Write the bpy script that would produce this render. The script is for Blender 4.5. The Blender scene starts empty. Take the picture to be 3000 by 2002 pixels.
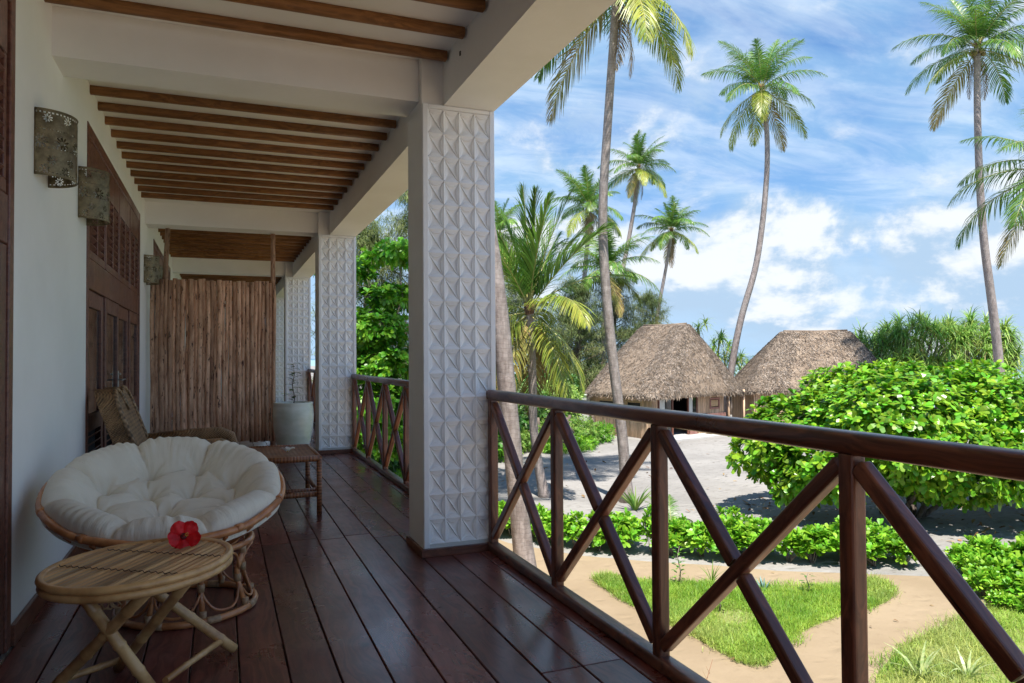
import bpy, math, random
import numpy as np
from mathutils import Matrix, Vector

random.seed(7)
RNG = np.random.default_rng(11)
S = bpy.context.scene
COL = S.collection
R = math.radians
PI = math.pi

# ------------------------------------------------------------------ camera
EYE = Vector((0, 0, 4.23))
YAW, PITCH, ROLL = .3793, .021, -.0063
fw = Vector((math.sin(YAW) * math.cos(PITCH), math.cos(YAW) * math.cos(PITCH), math.sin(PITCH)))
rt = Vector((math.cos(YAW), -math.sin(YAW), 0))
up = rt.cross(fw)
cr, sr = math.cos(ROLL), math.sin(ROLL)
rt2, up2 = rt * cr + up * sr, up * cr - rt * sr
cam = bpy.data.cameras.new('camera')
cam.sensor_width, cam.lens = 36, 36 * 2140.3 / 3000
cam.clip_start, cam.clip_end = .05, 6000
camo = bpy.data.objects.new('camera', cam)
COL.objects.link(camo)
m3 = Matrix((rt2, up2, -fw)).transposed()
camo.matrix_world = Matrix.Translation(EYE) @ m3.to_4x4()
S.camera = camo

# ------------------------------------------------------------------ world and sun
SUN_EL, SUN_AZ = R(62), math.atan2(-.30, -.95)          # azimuth from +Y towards +X
SKY, SUN = .060, 2.7
CLOUD = 1.0
w = bpy.data.worlds.new('World')
S.world = w
w.use_nodes = True
nt = w.node_tree
nt.nodes.clear()


class G:
    """small helper round a node tree"""
    def __init__(s, tree): s.t = tree

    def n(s, kind, ins=None, **props):
        nd = s.t.nodes.new(kind)
        for k, v in props.items(): setattr(nd, k, v)
        for k, v in (ins or {}).items():
            if hasattr(v, 'is_output'): s.t.links.new(v, nd.inputs[k])
            else: nd.inputs[k].default_value = v
        return nd

    def math(s, op, a, b=None, c=None, clamp=False):
        i = {0: a}
        if b is not None: i[1] = b
        if c is not None: i[2] = c
        return s.n('ShaderNodeMath', i, operation=op, use_clamp=clamp).outputs[0]

    def vm(s, op, a, b=None):
        i = {0: a}
        if b is not None: i[1] = b
        nd = s.n('ShaderNodeVectorMath', i, operation=op)
        return nd.outputs['Value'] if op in ('DOT_PRODUCT', 'LENGTH', 'DISTANCE') else nd.outputs[0]

    def rng(s, v, a, b, c=0., d=1., smooth=True):
        return s.n('ShaderNodeMapRange', {0: v, 1: a, 2: b, 3: c, 4: d},
                   interpolation_type='SMOOTHSTEP' if smooth else 'LINEAR').outputs[0]

    def mix(s, f, a, b, mode='MIX'):
        nd = s.n('ShaderNodeMix', data_type='RGBA', blend_type=mode)
        for i, v in ((0, f), (6, a), (7, b)):
            if hasattr(v, 'is_output'): s.t.links.new(v, nd.inputs[i])
            else: nd.inputs[i].default_value = (*v, 1) if isinstance(v, tuple) and len(v) == 3 else v
        return nd.outputs[2]

    def noise(s, vec, scale, detail=4, rough=.55, dist=0.):
        return s.n('ShaderNodeTexNoise', {'Vector': vec, 'Scale': scale, 'Detail': detail, 'Roughness': rough, 'Distortion': dist}).outputs[0]

    def scale(s, vec, sc, loc=(0, 0, 0), rot=(0, 0, 0)):
        return s.n('ShaderNodeMapping', {'Vector': vec, 'Scale': sc, 'Location': loc, 'Rotation': rot}).outputs[0]


g = G(nt)
gen = g.n('ShaderNodeTexCoord').outputs['Generated']
d = g.vm('NORMALIZE', gen)
sep = g.n('ShaderNodeSeparateXYZ', {0: d})
zz = g.math('MAXIMUM', sep.outputs[2], 0.0)
sky = g.n('ShaderNodeTexSky', sky_type='NISHITA', sun_disc=False, sun_elevation=SUN_EL, sun_rotation=SUN_AZ,
          air_density=1.0, dust_density=.6, ozone_density=2.5)
skyc = g.mix(1.0, sky.outputs[0], (SKY, SKY, SKY), 'MULTIPLY')
skyc = g.mix(1.0, skyc, (.07, .40, .80), 'MULTIPLY')
# high thin cloud, drawn out in streaks
den = g.math('ADD', zz, .16)
px_ = g.math('DIVIDE', sep.outputs[0], den)
py_ = g.math('DIVIDE', sep.outputs[1], den)
pl = g.n('ShaderNodeCombineXYZ', {0: px_, 1: py_, 2: 0.0}).outputs[0]
pl = g.scale(pl, (.8, 1.5, 1), rot=(0, 0, R(38)))
n1 = g.noise(pl, 1.15, 8, .58, .35)
n1b = g.noise(g.scale(pl, (1, 1, 1), loc=(5.3, 1.7, 0)), .45, 2, .5)
thin = g.rng(g.math('ADD', n1, g.math('MULTIPLY', n1b, .55)), .59, .97)
thin = g.math('MULTIPLY', thin, .88)
low = g.rng(zz, .56, .0, 0, .90)
thin = g.math('SUBTRACT', 1.0, g.math('MULTIPLY', g.math('SUBTRACT', 1.0, thin), g.math('SUBTRACT', 1.0, low)))
streak = g.noise(g.scale(pl, (1, 1, 1), loc=(2.3, 4.1, 0)), 2.6, 8, .62, .6)
thinc = g.mix(g.mix(g.rng(zz, .05, .22), (.5, .5, .5), g.rng(streak, .38, .64)), (.110, .187, .282), (.215, .270, .330))
col = g.mix(thin, skyc, thinc)
# heaped cloud banks near the horizon
cu = g.noise(g.scale(d, (1, 1, 1.7)), 4.2, 12, .60, .2)
blobs = None


def pixdir(u, v):
    q = fw * 2140.3 + rt2 * (u - 1500) - up2 * (v - 1001)
    return q.normalized()


for (bx, by, rad, amp) in ((2330, 665, .055, .19), (2450, 690, .05, .16), (2230, 740, .06, .13), (2110, 830, .08, .17), (2250, 860, .09, .15), (2450, 850, .09, .12), (2700, 720, .045, .16), (2760, 800, .06, .13),
                           (2960, 810, .06, .19), (2860, 760, .05, .14), (1990, 230, .085, .145), (1880, 330, .07, .13), (2080, 300, .07, .11), (2420, 960, .10, .12), (1560, 760, .12, .09), (2640, 930, .09, .13), (2840, 900, .08, .13), (1700, 520, .08, .08)):
    dd = g.vm('DISTANCE', g.scale(d, (1, 1, 1.7)), tuple(a * b for a, b in zip(pixdir(bx, by), (1, 1, 1.7))))
    f_ = g.rng(dd, rad * 2.3, 0.0, 0.0, amp * 1.15)
    blobs = f_ if blobs is None else g.math('MAXIMUM', blobs, f_)
ring = g.math('MULTIPLY', g.rng(zz, .50, .06, 0, 1), .09)
cuv = g.math('ADD', g.math('ADD', cu, blobs), ring)
cuf = g.math('MULTIPLY', g.rng(cuv, .55, .73), .93)
sh = g.noise(g.scale(d, (1, 1, 3.0), loc=(.3, 0, .07)), 9.0, 7, .6)
up_n = g.noise(g.scale(d, (1, 1, 1.7), loc=(0, 0, .045)), 4.2, 12, .60, .2)
lit = g.math('MULTIPLY', g.math('SUBTRACT', cu, up_n), 2.2)
shade = g.rng(g.math('ADD', g.math('ADD', sh, lit), g.math('MULTIPLY', g.rng(cuv, .60, .82), .14)), .42, .78)
cuc = g.mix(shade, (.15, .205, .27), (.30, .312, .325))
col = g.mix(g.math('MULTIPLY', cuf, g.rng(zz, .72, .45)), col, cuc)
bg = g.n('ShaderNodeBackground', {0: col, 1: 1.0})
out = g.n('ShaderNodeOutputWorld', {0: bg.outputs[0]})

sl = bpy.data.lights.new('sun', 'SUN')
sl.energy, sl.angle, sl.color = SUN, R(.6), (1, .95, .87)
so = bpy.data.objects.new('sun', sl)
COL.objects.link(so)
sd = Vector((math.sin(SUN_AZ) * math.cos(SUN_EL), math.cos(SUN_AZ) * math.cos(SUN_EL), math.sin(SUN_EL)))
so.rotation_euler = sd.to_track_quat('Z', 'Y').to_euler()
so.location = (0, 0, 30)
S.view_settings.view_transform = 'Standard'
S.view_settings.look = 'None'
S.view_settings.exposure = 1.74
S.view_settings.gamma = 1
S.view_settings.use_curve_mapping = False
S.cycles.max_bounces = 8
S.cycles.diffuse_bounces = 5
S.cycles.transparent_max_bounces = 8
S.cycles.caustics_reflective = False
S.cycles.caustics_refractive = False
S.cycles.sample_clamp_indirect = 6


# ------------------------------------------------------------------ materials
def base_mat(name):
    m = bpy.data.materials.new(name)
    m.use_nodes = True
    m.node_tree.nodes.clear()
    gg = G(m.node_tree)
    return m, gg


def finish(gg, color, rough=.6, normal=None, coat=0., spec=.5, metal=0., translucent=0., tcol=None, coatr=.12, sheen=0.):
    ins = {'Base Color': color, 'Roughness': rough, 'Metallic': metal, 'Specular IOR Level': spec, 'Coat Weight': coat, 'Coat Roughness': coatr,
           'Sheen Weight': sheen}
    if isinstance(color, tuple) and len(color) == 3: ins['Base Color'] = (*color, 1)
    if normal is not None:
        ins['Normal'] = normal
        if coat: ins['Coat Normal'] = normal
    p = gg.n('ShaderNodeBsdfPrincipled', ins)
    o = p.outputs[0]
    if translucent:
        tc = tcol if tcol is not None else color
        if isinstance(tc, tuple) and len(tc) == 3: tc = (*tc, 1)
        t = gg.n('ShaderNodeBsdfTranslucent', {0: tc})
        o = gg.n('ShaderNodeMixShader', {0: translucent, 1: o, 2: t.outputs[0]}).outputs[0]
    gg.n('ShaderNodeOutputMaterial', {0: o})


def bump(gg, h, strength=.4, dist=.01, prev=None):
    i = {'Strength': strength, 'Distance': dist, 'Height': h}
    if prev is not None: i['Normal'] = prev
    return gg.n('ShaderNodeBump', i).outputs[0]


def mat(name, c1, c2=None, scale=5., stretch=(1, 1, 1), rough=.6, r2=None, bs=0., bscale=None, bdist=.01, detail=5, coat=0., spec=.5, metal=0.,
        rand=0., island=0., translucent=0., lo=.35, hi=.65, sheen=0., coatr=.12, c3=None, hue=.05):
    m, gg = base_mat(name)
    tc = gg.n('ShaderNodeTexCoord').outputs['Object']
    oi = gg.n('ShaderNodeObjectInfo')
    off = gg.vm('SCALE', oi.outputs['Random'])
    vec = gg.scale(tc, stretch)
    rv = gg.n('ShaderNodeCombineXYZ', {0: gg.math('MULTIPLY', oi.outputs['Random'], 37.), 1: gg.math('MULTIPLY', oi.outputs['Random'], 11.), 2: 0.0}).outputs[0]
    vec = gg.vm('ADD', vec, rv)
    nz = gg.noise(vec, scale, detail, .6)
    f = gg.rng(nz, lo, hi)
    c = gg.mix(f, c1, c2 if c2 else c1)
    if c3:
        n3 = gg.noise(gg.vm('ADD', vec, (9.1, 3.3, 4.)), scale * .23, 3, .55)
        c = gg.mix(gg.rng(n3, .5, .72), c, c3)
    if rand:
        v = gg.math('ADD', gg.math('MULTIPLY', oi.outputs['Random'], 2 * rand), 1 - rand)
        c = gg.n('ShaderNodeHueSaturation', {'Color': c, 'Value': v}).outputs[0]
    if island:
        ri = gg.n('ShaderNodeNewGeometry').outputs['Random Per Island']
        v = gg.math('ADD', gg.math('MULTIPLY', ri, 2 * island), 1 - island)
        hu = gg.math('ADD', gg.math('MULTIPLY', gg.math('FRACT', gg.math('MULTIPLY', ri, 17.3)), hue), .5 - hue / 2)
        c = gg.n('ShaderNodeHueSaturation', {'Color': c, 'Value': v, 'Hue': hu}).outputs[0]
    nrm = None
    if bs:
        hb = gg.noise(vec, bscale or scale * 3, 4, .6)
        nrm = bump(gg, hb, bs, bdist)
    rr = rough
    if r2 is not None: rr = gg.rng(nz, lo, hi, rough, r2)
    finish(gg, c, rr, nrm, coat, spec, metal, translucent, None, coatr, sheen)
    return m


PLASTER = mat('white_plaster', (.83, .825, .80), (.89, .885, .865), 1.1, rough=.75, bs=.22, bscale=7, bdist=.012)
PLASTER2 = mat('tile_plaster', (.84, .845, .85), (.89, .895, .90), 6, rough=.6, bs=.1, bscale=40, bdist=.004, rand=.03)
GREYSIDE = mat('lodge_outer_plaster', (.7, .69, .66), (.76, .75, .72), 1.6, rough=.8)


def wood(name, dark, light, rough=.3, coat=.5, rand=.2, gs=1., spec=.5, coatr=.1, worn=None):
    """varnished timber, grain along local X"""
    m, gg = base_mat(name)
    tc = gg.n('ShaderNodeTexCoord').outputs['Object']
    rnd = gg.n('ShaderNodeObjectInfo').outputs['Random']
    rv = gg.n('ShaderNodeCombineXYZ', {0: gg.math('MULTIPLY', rnd, 53.), 1: gg.math('MULTIPLY', rnd, 17.), 2: gg.math('MULTIPLY', rnd, 29.)}).outputs[0]
    p = gg.vm('ADD', tc, rv)
    warp = gg.noise(gg.scale(p, (.6, 2, 2)), 2.0 * gs, 3, .5)
    wv = gg.n('ShaderNodeCombineXYZ', {0: 0., 1: gg.math('MULTIPLY', warp, .5), 2: gg.math('MULTIPLY', warp, .3)}).outputs[0]
    p2 = gg.vm('ADD', p, wv)
    g1 = gg.noise(gg.scale(p2, (.55, 14, 14)), 2.6 * gs, 6, .62)
    g2 = gg.noise(gg.scale(p2, (2.5, 90, 90)), 2.2 * gs, 3, .6)
    f = gg.math('ADD', gg.math('MULTIPLY', gg.rng(g1, .36, .66), .7), gg.math('MULTIPLY', g2, .3))
    c = gg.mix(f, dark, light)
    if worn:
        wn = gg.noise(gg.scale(p, (.5, 1.6, 1.6)), 2.4, 5, .6)
        c = gg.mix(gg.math('MULTIPLY', gg.rng(wn, .56, .74), .55), c, worn)
    v = gg.math('ADD', gg.math('MULTIPLY', rnd, 2 * rand), 1 - rand)
    c = gg.n('ShaderNodeHueSaturation', {'Color': c, 'Value': v}).outputs[0]
    kn = gg.n('ShaderNodeTexVoronoi', {'Vector': gg.scale(p2, (1.1, 6, 6)), 'Scale': 1.3}).outputs['Distance']
    c = gg.mix(gg.rng(kn, .09, .03), c, tuple(q * .35 for q in dark))
    dust = gg.noise(gg.scale(p, (1, 1, 1)), 1.5, 6, .65)
    ro = gg.rng(dust, .3, .75, rough * .75, rough * 1.6)
    nrm = bump(gg, g2, .10, .002)
    nrm = bump(gg, gg.noise(p, 3.0, 2, .5), .16, .006, nrm)
    finish(gg, c, ro, nrm, coat, spec, coatr=coatr)
    return m


DECK = wood('deck_varnished_wood', (.080, .020, .016), (.235, .070, .050), rough=.30, coat=.30, rand=.28, coatr=.16, worn=(.26, .12, .10))
RAIL = wood('rail_varnished_wood', (.060, .017, .009), (.27, .092, .042), rough=.36, coat=.3, rand=.2, coatr=.2, worn=(.30, .135, .075))
DOORW = wood('door_wood', (.085, .027, .018), (.21, .082, .052), rough=.42, coat=.15, rand=.12)
RAFT = wood('rafter_wood', (.13, .052, .014), (.33, .15, .048), rough=.6, coat=0., rand=.12)
SKIRT = wood('skirting_wood', (.085, .027, .015), (.22, .082, .043), rough=.35, coat=.3, rand=.1)
BAMB = mat('bamboo_cane', (.42, .21, .075), (.70, .42, .175), 7, (1, 1, 1), rough=.38, bs=.1, bscale=30, coat=.25, rand=.12)
SLATB = mat('bamboo_slats', (.40, .20, .07), (.66, .40, .17), 4, (.4, 2.5, 2.5), rough=.4, bs=.1, bscale=20, coat=.2, rand=.42)
RATT = mat('rattan_cane', (.42, .145, .045), (.66, .28, .105), 9, rough=.33, coat=.35, rand=.08)
BIND = mat('rattan_binding', (.38, .22, .11), (.52, .33, .18), 60, (1, 1, 1), rough=.5, bs=.5, bscale=160, bdist=.002)
CORDM = mat('dark_cord', (.10, .06, .035), (.2, .13, .08), 60, rough=.8)
GLASS = mat('dark_window_glass', (.012, .013, .014), (.02, .02, .02), 1, rough=.05, spec=.9)  # opaque; the dark of the room behind is put into the pane colour
DARK = mat('unlit_inside_dark', (.03, .028, .026), rough=.9)  # near-black standing in for the shade inside rooms, huts and holes
METAL = mat('aged_steel', (.3, .3, .29), (.4, .4, .38), 20, rough=.35, metal=.9)
POTM = mat('glazed_pale_green_ceramic', (.62, .65, .52), (.80, .81, .70), 2.2, (1, 1, 2.4), rough=.22, bs=.15, bscale=9, coat=.5)
SOIL = mat('dark_soil', (.05, .035, .022), (.09, .06, .04), 20, rough=.95, bs=.6, bscale=60)
REDP = mat('red_petal', (.62, .006, .010), (.85, .014, .022), 30, rough=.5, translucent=.25)
DREDP = mat('dark_red_stamen', (.12, .004, .004), rough=.6)
YELP = mat('yellow_pollen', (.75, .5, .05), rough=.6)
WHP = mat('white_petal', (.85, .84, .78), (.88, .87, .8), 8, rough=.5, translucent=.2)

LEAF_BUSH = mat('glossy_bush_leaf', (.13, .31, .015), (.27, .50, .035), .6, rough=.32, spec=.5, island=.5, translucent=.38, lo=.3, hi=.7, hue=.075)
LEAF_HEDGE = mat('bright_hedge_leaf', (.16, .38, .018), (.27, .52, .04), 1.2, rough=.38, island=.34, translucent=.35)
LEAF_DARK = mat('dark_tree_leaf', (.035, .11, .016), (.085, .20, .03), .5, rough=.45, island=.45, translucent=.3)
LEAF_TREE = mat('almond_tree_leaf', (.09, .26, .015), (.20, .46, .03), .8, rough=.4, island=.4, translucent=.4)
LEAF_FERN = mat('fern_leaf', (.12, .25, .03), (.24, .38, .07), 1.5, rough=.5, island=.35, translucent=.33)
NEEDLE = mat('casuarina_needles', (.12, .17, .05), (.22, .27, .09), .6, rough=.6, island=.4, translucent=.35, c3=(.32, .26, .11))
PAND = mat('pandanus_leaf', (.20, .38, .07), (.38, .52, .12), .5, rough=.42, island=.45, translucent=.42, c3=(.52, .50, .18))
GRASSM = mat('grass_blade', (.19, .36, .03), (.36, .52, .07), .9, rough=.5, island=.36, translucent=.4, c3=(.50, .50, .18))
VARIEG = mat('striped_leaf', (.25, .36, .12), (.48, .52, .24), 3, (1, 8, 8), rough=.4, translucent=.25)
FR_G = mat('palm_leaflet_green', (.085, .19, .026), (.17, .30, .045), .8, rough=.36, island=.35, translucent=.32, rand=.2)
FR_Y = mat('palm_leaflet_yellow_green', (.20, .27, .035), (.38, .40, .06), .8, rough=.4, island=.3, translucent=.33, rand=.12)
FR_D = mat('palm_leaflet_drying', (.28, .26, .06), (.42, .30, .11), .8, rough=.5, island=.35, translucent=.28, rand=.15)
RACH = mat('palm_midrib', (.30, .30, .08), (.42, .36, .13), 4, rough=.4)
FIBRE = mat('palm_crown_fibre', (.12, .055, .03), (.25, .12, .06), 14, rough=.8, bs=.5)
NUT = mat('green_coconut', (.16, .15, .04), (.28, .2, .06), 8, rough=.45, rand=.2)
BARK = mat('grey_brown_bark', (.12, .09, .07), (.23, .18, .14), 8, (1, 1, .4), rough=.85, bs=.6, bscale=20)
BARKD = mat('shrub_bark', (.10, .075, .06), (.24, .20, .17), 8, (1, 1, .4), rough=.85, bs=.6, bscale=20)
DRYLEAF = mat('fallen_leaf', (.22, .11, .04), (.38, .22, .10), 8, rough=.7, island=.4)
PINKST = mat('weathered_board', (.26, .12, .10), (.33, .17, .14), 4, rough=.7)
GWALL = mat('garden_wall_paint', (.55, .57, .53), (.62, .64, .6), 1.5, rough=.8, bs=.2)
CURT = mat('pale_curtain', (.5, .52, .5), (.6, .62, .6), 6, (6, 6, .5), rough=.8)
BENCHW = mat('pale_bench_wood', (.36, .24, .13), (.48, .33, .19), 6, rough=.6)
CONC = mat('deck_concrete', (.45, .44, .42), (.52, .51, .49), 3, rough=.85)


def trunk_mat():
    m, gg = base_mat('palm_trunk_bark')
    tc = gg.n('ShaderNodeTexCoord').outputs['Object']
    rnd = gg.n('ShaderNodeObjectInfo').outputs['Random']
    sp = gg.n('ShaderNodeSeparateXYZ', {0: tc})
    wob = gg.noise(tc, 3.5, 3, .5)
    z = gg.math('ADD', sp.outputs[2], gg.math('MULTIPLY', wob, .16))
    saw = gg.math('FRACT', gg.math('MULTIPLY', z, 13.0))
    ringd = gg.rng(saw, .0, .22)
    n1 = gg.noise(gg.scale(tc, (1, 1, .35)), 9, 6, .65)
    n2 = gg.noise(gg.scale(tc, (14, 14, 1.2)), 3, 4, .6)
    c = gg.mix(gg.rng(n1, .3, .7), (.26, .21, .19), (.47, .40, .37))
    c = gg.mix(gg.math('MULTIPLY', gg.rng(n2, .45, .7), .3), c, (.10, .075, .06))
    c = gg.mix(gg.math('MULTIPLY', gg.math('SUBTRACT', 1.0, ringd), .45), c, (.075, .055, .048))
    big = gg.noise(tc, .8, 3, .5)
    c = gg.mix(gg.math('MULTIPLY', gg.rng(big, .5, .75), .4), c, (.36, .33, .30))
    h = gg.math('ADD', gg.math('MULTIPLY', saw, .7), gg.math('MULTIPLY', n1, .5))
    finish(gg, c, .85, bump(gg, h, .7, .03))
    return m


TRUNK = trunk_mat()


def sand_mat(name, c1, c2, dark, fine, foot=.5):
    m, gg = base_mat(name)
    tc = gg.n('ShaderNodeTexCoord').outputs['Object']
    a = gg.noise(tc, .35, 6, .6)
    b = gg.noise(tc, 5., 6, .65)
    f = gg.noise(gg.scale(tc, (1, 1, 1)), 60., 3, .6)
    c = gg.mix(gg.rng(a, .35, .65), c1, c2)
    c = gg.mix(gg.math('MULTIPLY', gg.rng(b, .52, .72), fine), c, dark)
    h = gg.math('ADD', gg.math('MULTIPLY', gg.noise(tc, 2.2, 4, .6), foot), gg.math('MULTIPLY', b, foot * .35))
    vo = gg.n('ShaderNodeTexVoronoi', {'Vector': gg.vm('ADD', gg.scale(tc, (1.0, 1.5, 1)), gg.scale(gg.n('ShaderNodeTexNoise', {'Vector': tc, 'Scale': 1.3}).outputs['Color'], (.5, .5, 0))), 'Scale': 2.1}, feature='SMOOTH_F1').outputs['Distance']
    h = gg.math('ADD', h, gg.math('MULTIPLY', gg.rng(vo, .05, .32), foot * .8))
    nrm = bump(gg, h, .6, .12)
    nrm = bump(gg, f, .25, .01, nrm)
    finish(gg, c, .95, nrm, spec=.15)
    return m


SAND = sand_mat('pale_beach_sand', (.26, .245, .229), (.325, .307, .286), (.19, .172, .153), .7, .8)
PATHM = sand_mat('compacted_tan_sand', (.285, .213, .135), (.34, .258, .167), (.24, .178, .112), .5, .28)


def sea_mat():
    m, gg = base_mat('sea_water')
    tc = gg.n('ShaderNodeTexCoord').outputs['Object']
    sp = gg.n('ShaderNodeSeparateXYZ', {0: tc})
    n = gg.noise(gg.scale(tc, (.02, .006, 1)), 1.0, 4, .6)
    x = gg.math('ADD', sp.outputs[0], gg.math('MULTIPLY', n, 160.))
    c = gg.mix(gg.rng(x, 200., 420.), (.30, .46, .47), (.035, .13, .20))
    nrm = bump(gg, gg.noise(gg.scale(tc, (1.2, .5, 1)), 1.2, 5, .6), .5, .3)
    finish(gg, c, .25, nrm, spec=.4)
    return m


SEA = sea_mat()


def wicker(name, c1, c2, sc=75., bs=.8):
    m, gg = base_mat(name)
    tc = gg.n('ShaderNodeTexCoord').outputs['Object']
    sp = gg.n('ShaderNodeSeparateXYZ', {0: tc})
    hx = gg.math('SINE', gg.math('MULTIPLY', gg.math('ADD', sp.outputs[0], sp.outputs[1]), sc * 2.2))
    row = gg.math('MULTIPLY', sp.outputs[2], sc * 2.6)
    hz = gg.math('SINE', row)
    hy = gg.math('SINE', gg.math('MULTIPLY', gg.math('SUBTRACT', sp.outputs[0], gg.math('MULTIPLY', sp.outputs[2], .6)), sc * 1.7))
    h = gg.math('ADD', gg.math('MULTIPLY', hx, hz), gg.math('MULTIPLY', hy, .35))
    nz = gg.noise(tc, 12, 4, .6)
    c = gg.mix(gg.rng(gg.math('ADD', gg.math('MULTIPLY', h, .22), nz), .15, .85), c1, c2)
    finish(gg, c, .5, bump(gg, h, bs, .004), coat=.15)
    return m


WICK = wicker('brown_wicker_weave', (.075, .036, .014), (.46, .26, .115), 150.)
WICKL = wicker('plaited_wicker_edge', (.10, .06, .03), (.48, .30, .16), 60)


def wrapped(name, c1, c2, sc=260.):
    """cane wound round a pole: fine rings along local X, random per object"""
    m, gg = base_mat(name)
    tc = gg.n('ShaderNodeTexCoord').outputs['Object']
    sp = gg.n('ShaderNodeSeparateXYZ', {0: tc})
    s_ = gg.math('MULTIPLY', sp.outputs[0], sc)
    h = gg.math('SINE', s_)
    nz = gg.noise(gg.scale(tc, (26, 1, 1)), 1.5, 3, .6)
    c = gg.mix(gg.rng(nz, .3, .7), c1, c2)
    c = gg.mix(gg.rng(h, -.6, -1.0, 0, .6), c, tuple(q * .25 for q in c1))
    finish(gg, c, .42, bump(gg, h, .5, .003), coat=.2)
    return m


WRAP = wrapped('wound_cane', (.19, .065, .025), (.42, .165, .065))


def cushion_mat():
    m, gg = base_mat('beige_cotton')
    tc = gg.n('ShaderNodeTexCoord').outputs['Object']
    sp = gg.n('ShaderNodeSeparateXYZ', {0: tc})
    ang = gg.math('ARCTAN2', sp.outputs[1], sp.outputs[0])
    rad = gg.vm('LENGTH', gg.n('ShaderNodeCombineXYZ', {0: sp.outputs[0], 1: sp.outputs[1], 2: 0.}).outputs[0])
    pv = gg.n('ShaderNodeCombineXYZ', {0: gg.math('MULTIPLY', ang, 9.), 1: gg.math('MULTIPLY', rad, 3.5), 2: 0.}).outputs[0]
    wr = gg.noise(pv, 1.8, 5, .6, .9)
    amt = gg.rng(rad, .25, .5)
    wr2 = gg.math('MULTIPLY', wr, amt)
    soft = gg.noise(tc, 7, 4, .55)
    nrm = bump(gg, wr2, .45, .02)
    nrm = bump(gg, soft, .25, .012, nrm)
    nrm = bump(gg, gg.noise(tc, 420, 2, .5), .12, .001, nrm)
    c = gg.mix(gg.rng(soft, .3, .7), (.78, .70, .565), (.84, .77, .64))
    finish(gg, c, .85, nrm, spec=.2, sheen=.25)
    return m


CUSH = cushion_mat()


def lamp_mat():
    m, gg = base_mat('punched_bronze')
    tc = gg.n('ShaderNodeTexCoord').outputs['Object']
    n = gg.noise(tc, 18, 6, .65)
    c = gg.mix(gg.rng(n, .35, .68), (.13, .10, .055), (.30, .25, .155))
    finish(gg, c, gg.rng(n, .3, .7, .32, .6), bump(gg, gg.noise(tc, 70, 3, .6), .4, .003), metal=.75)
    return m


LAMPM = lamp_mat()


def stick_mat(name='peeled_mangrove_pole', tint=1.):
    m, gg = base_mat(name)
    tc = gg.n('ShaderNodeTexCoord').outputs['Object']
    rnd = gg.n('ShaderNodeObjectInfo').outputs['Random']
    rv = gg.n('ShaderNodeCombineXYZ', {0: gg.math('MULTIPLY', rnd, 53.), 1: gg.math('MULTIPLY', rnd, 17.), 2: gg.math('MULTIPLY', rnd, 29.)}).outputs[0]
    p = gg.vm('ADD', tc, rv)
    a = gg.noise(gg.scale(p, (5, 5, 1.)), 3., 6, .65)
    b = gg.noise(gg.scale(p, (16, 16, 4.)), 2.2, 4, .7)
    l1, l2 = (.38 * tint, .205 * tint, .12 * tint), (.70 * tint, .44 * tint, .29 * tint)
    c = gg.mix(gg.rng(a, .35, .68), l1, l2)
    c = gg.mix(gg.rng(b, .57, .66), c, (.06, .022, .012))
    v = gg.math('ADD', gg.math('MULTIPLY', rnd, .7), .78)
    c = gg.n('ShaderNodeHueSaturation', {'Color': c, 'Value': v}).outputs[0]
    finish(gg, c, .75, bump(gg, gg.math('ADD', a, b), .5, .01))
    return m


STICK = stick_mat()
POLE = stick_mat('brown_round_pole', .7)


def thatch_mat(name, island):
    m, gg = base_mat(name)
    tc = gg.n('ShaderNodeTexCoord').outputs['Object']
    a = gg.noise(gg.scale(tc, (1, 1, 1.2)), 2.2, 6, .7)
    b = gg.noise(tc, 16., 4, .7)
    c = gg.mix(gg.rng(gg.math('ADD', gg.math('MULTIPLY', a, .5), gg.math('MULTIPLY', b, .5)), .35, .65), (.125, .09, .065), (.33, .255, .19))
    if island:
        ri = gg.n('ShaderNodeNewGeometry').outputs['Random Per Island']
        v = gg.math('ADD', gg.math('MULTIPLY', gg.math('POWER', ri, 1.3), 1.25), .42)
        sat = gg.math('ADD', gg.math('MULTIPLY', gg.math('FRACT', gg.math('MULTIPLY', ri, 13.7)), .5), .6)
        c = gg.n('ShaderNodeHueSaturation', {'Color': c, 'Value': v, 'Saturation': sat}).outputs[0]
    finish(gg, c, .9, bump(gg, b, .8, .04), spec=.2)
    return m


THATCH = thatch_mat('palm_thatch', False)
STRAW = thatch_mat('palm_thatch_strands', True)

# ------------------------------------------------------------------ object helpers
WM = {}
I4 = Matrix.Identity(4)


def put(o, parent, Mw):
    if parent is not None:
        o.parent = parent
        o.matrix_local = WM[parent.name].inverted() @ Mw
    else:
        o.matrix_world = Mw
    WM[o.name] = Mw.copy()
    return o


def tag(o, label=None, cat=None, group=None, kind=None):
    for k, v in (('label', label), ('category', cat), ('group', group), ('kind', kind)):
        if v: o[k] = v
    return o


def thing(name, label, cat, loc=(0, 0, 0), rz=0., group=None, Mw=None):
    o = bpy.data.objects.new(name, None)
    o.empty_display_size = .1
    COL.objects.link(o)
    put(o, None, Mw if Mw is not None else Matrix.Translation(loc) @ Matrix.Rotation(rz, 4, 'Z'))
    return tag(o, label, cat, group)


def link(name, me, parent=None, Mw=I4, kind=None, label=None):
    o = bpy.data.objects.new(name, me)
    COL.objects.link(o)
    put(o, parent, Mw)
    return tag(o, label, None, None, kind)


def dup(root, Mw, label=None):
    r = root.copy()
    COL.objects.link(r)
    put(r, None, Mw)
    if label: r['label'] = label
    for ch in list(root.children):
        c = ch.copy()
        COL.objects.link(c)
        c.parent = r
        for gc in list(ch.children):
            k = gc.copy()
            COL.objects.link(k)
            k.parent = c
    return r


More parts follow.
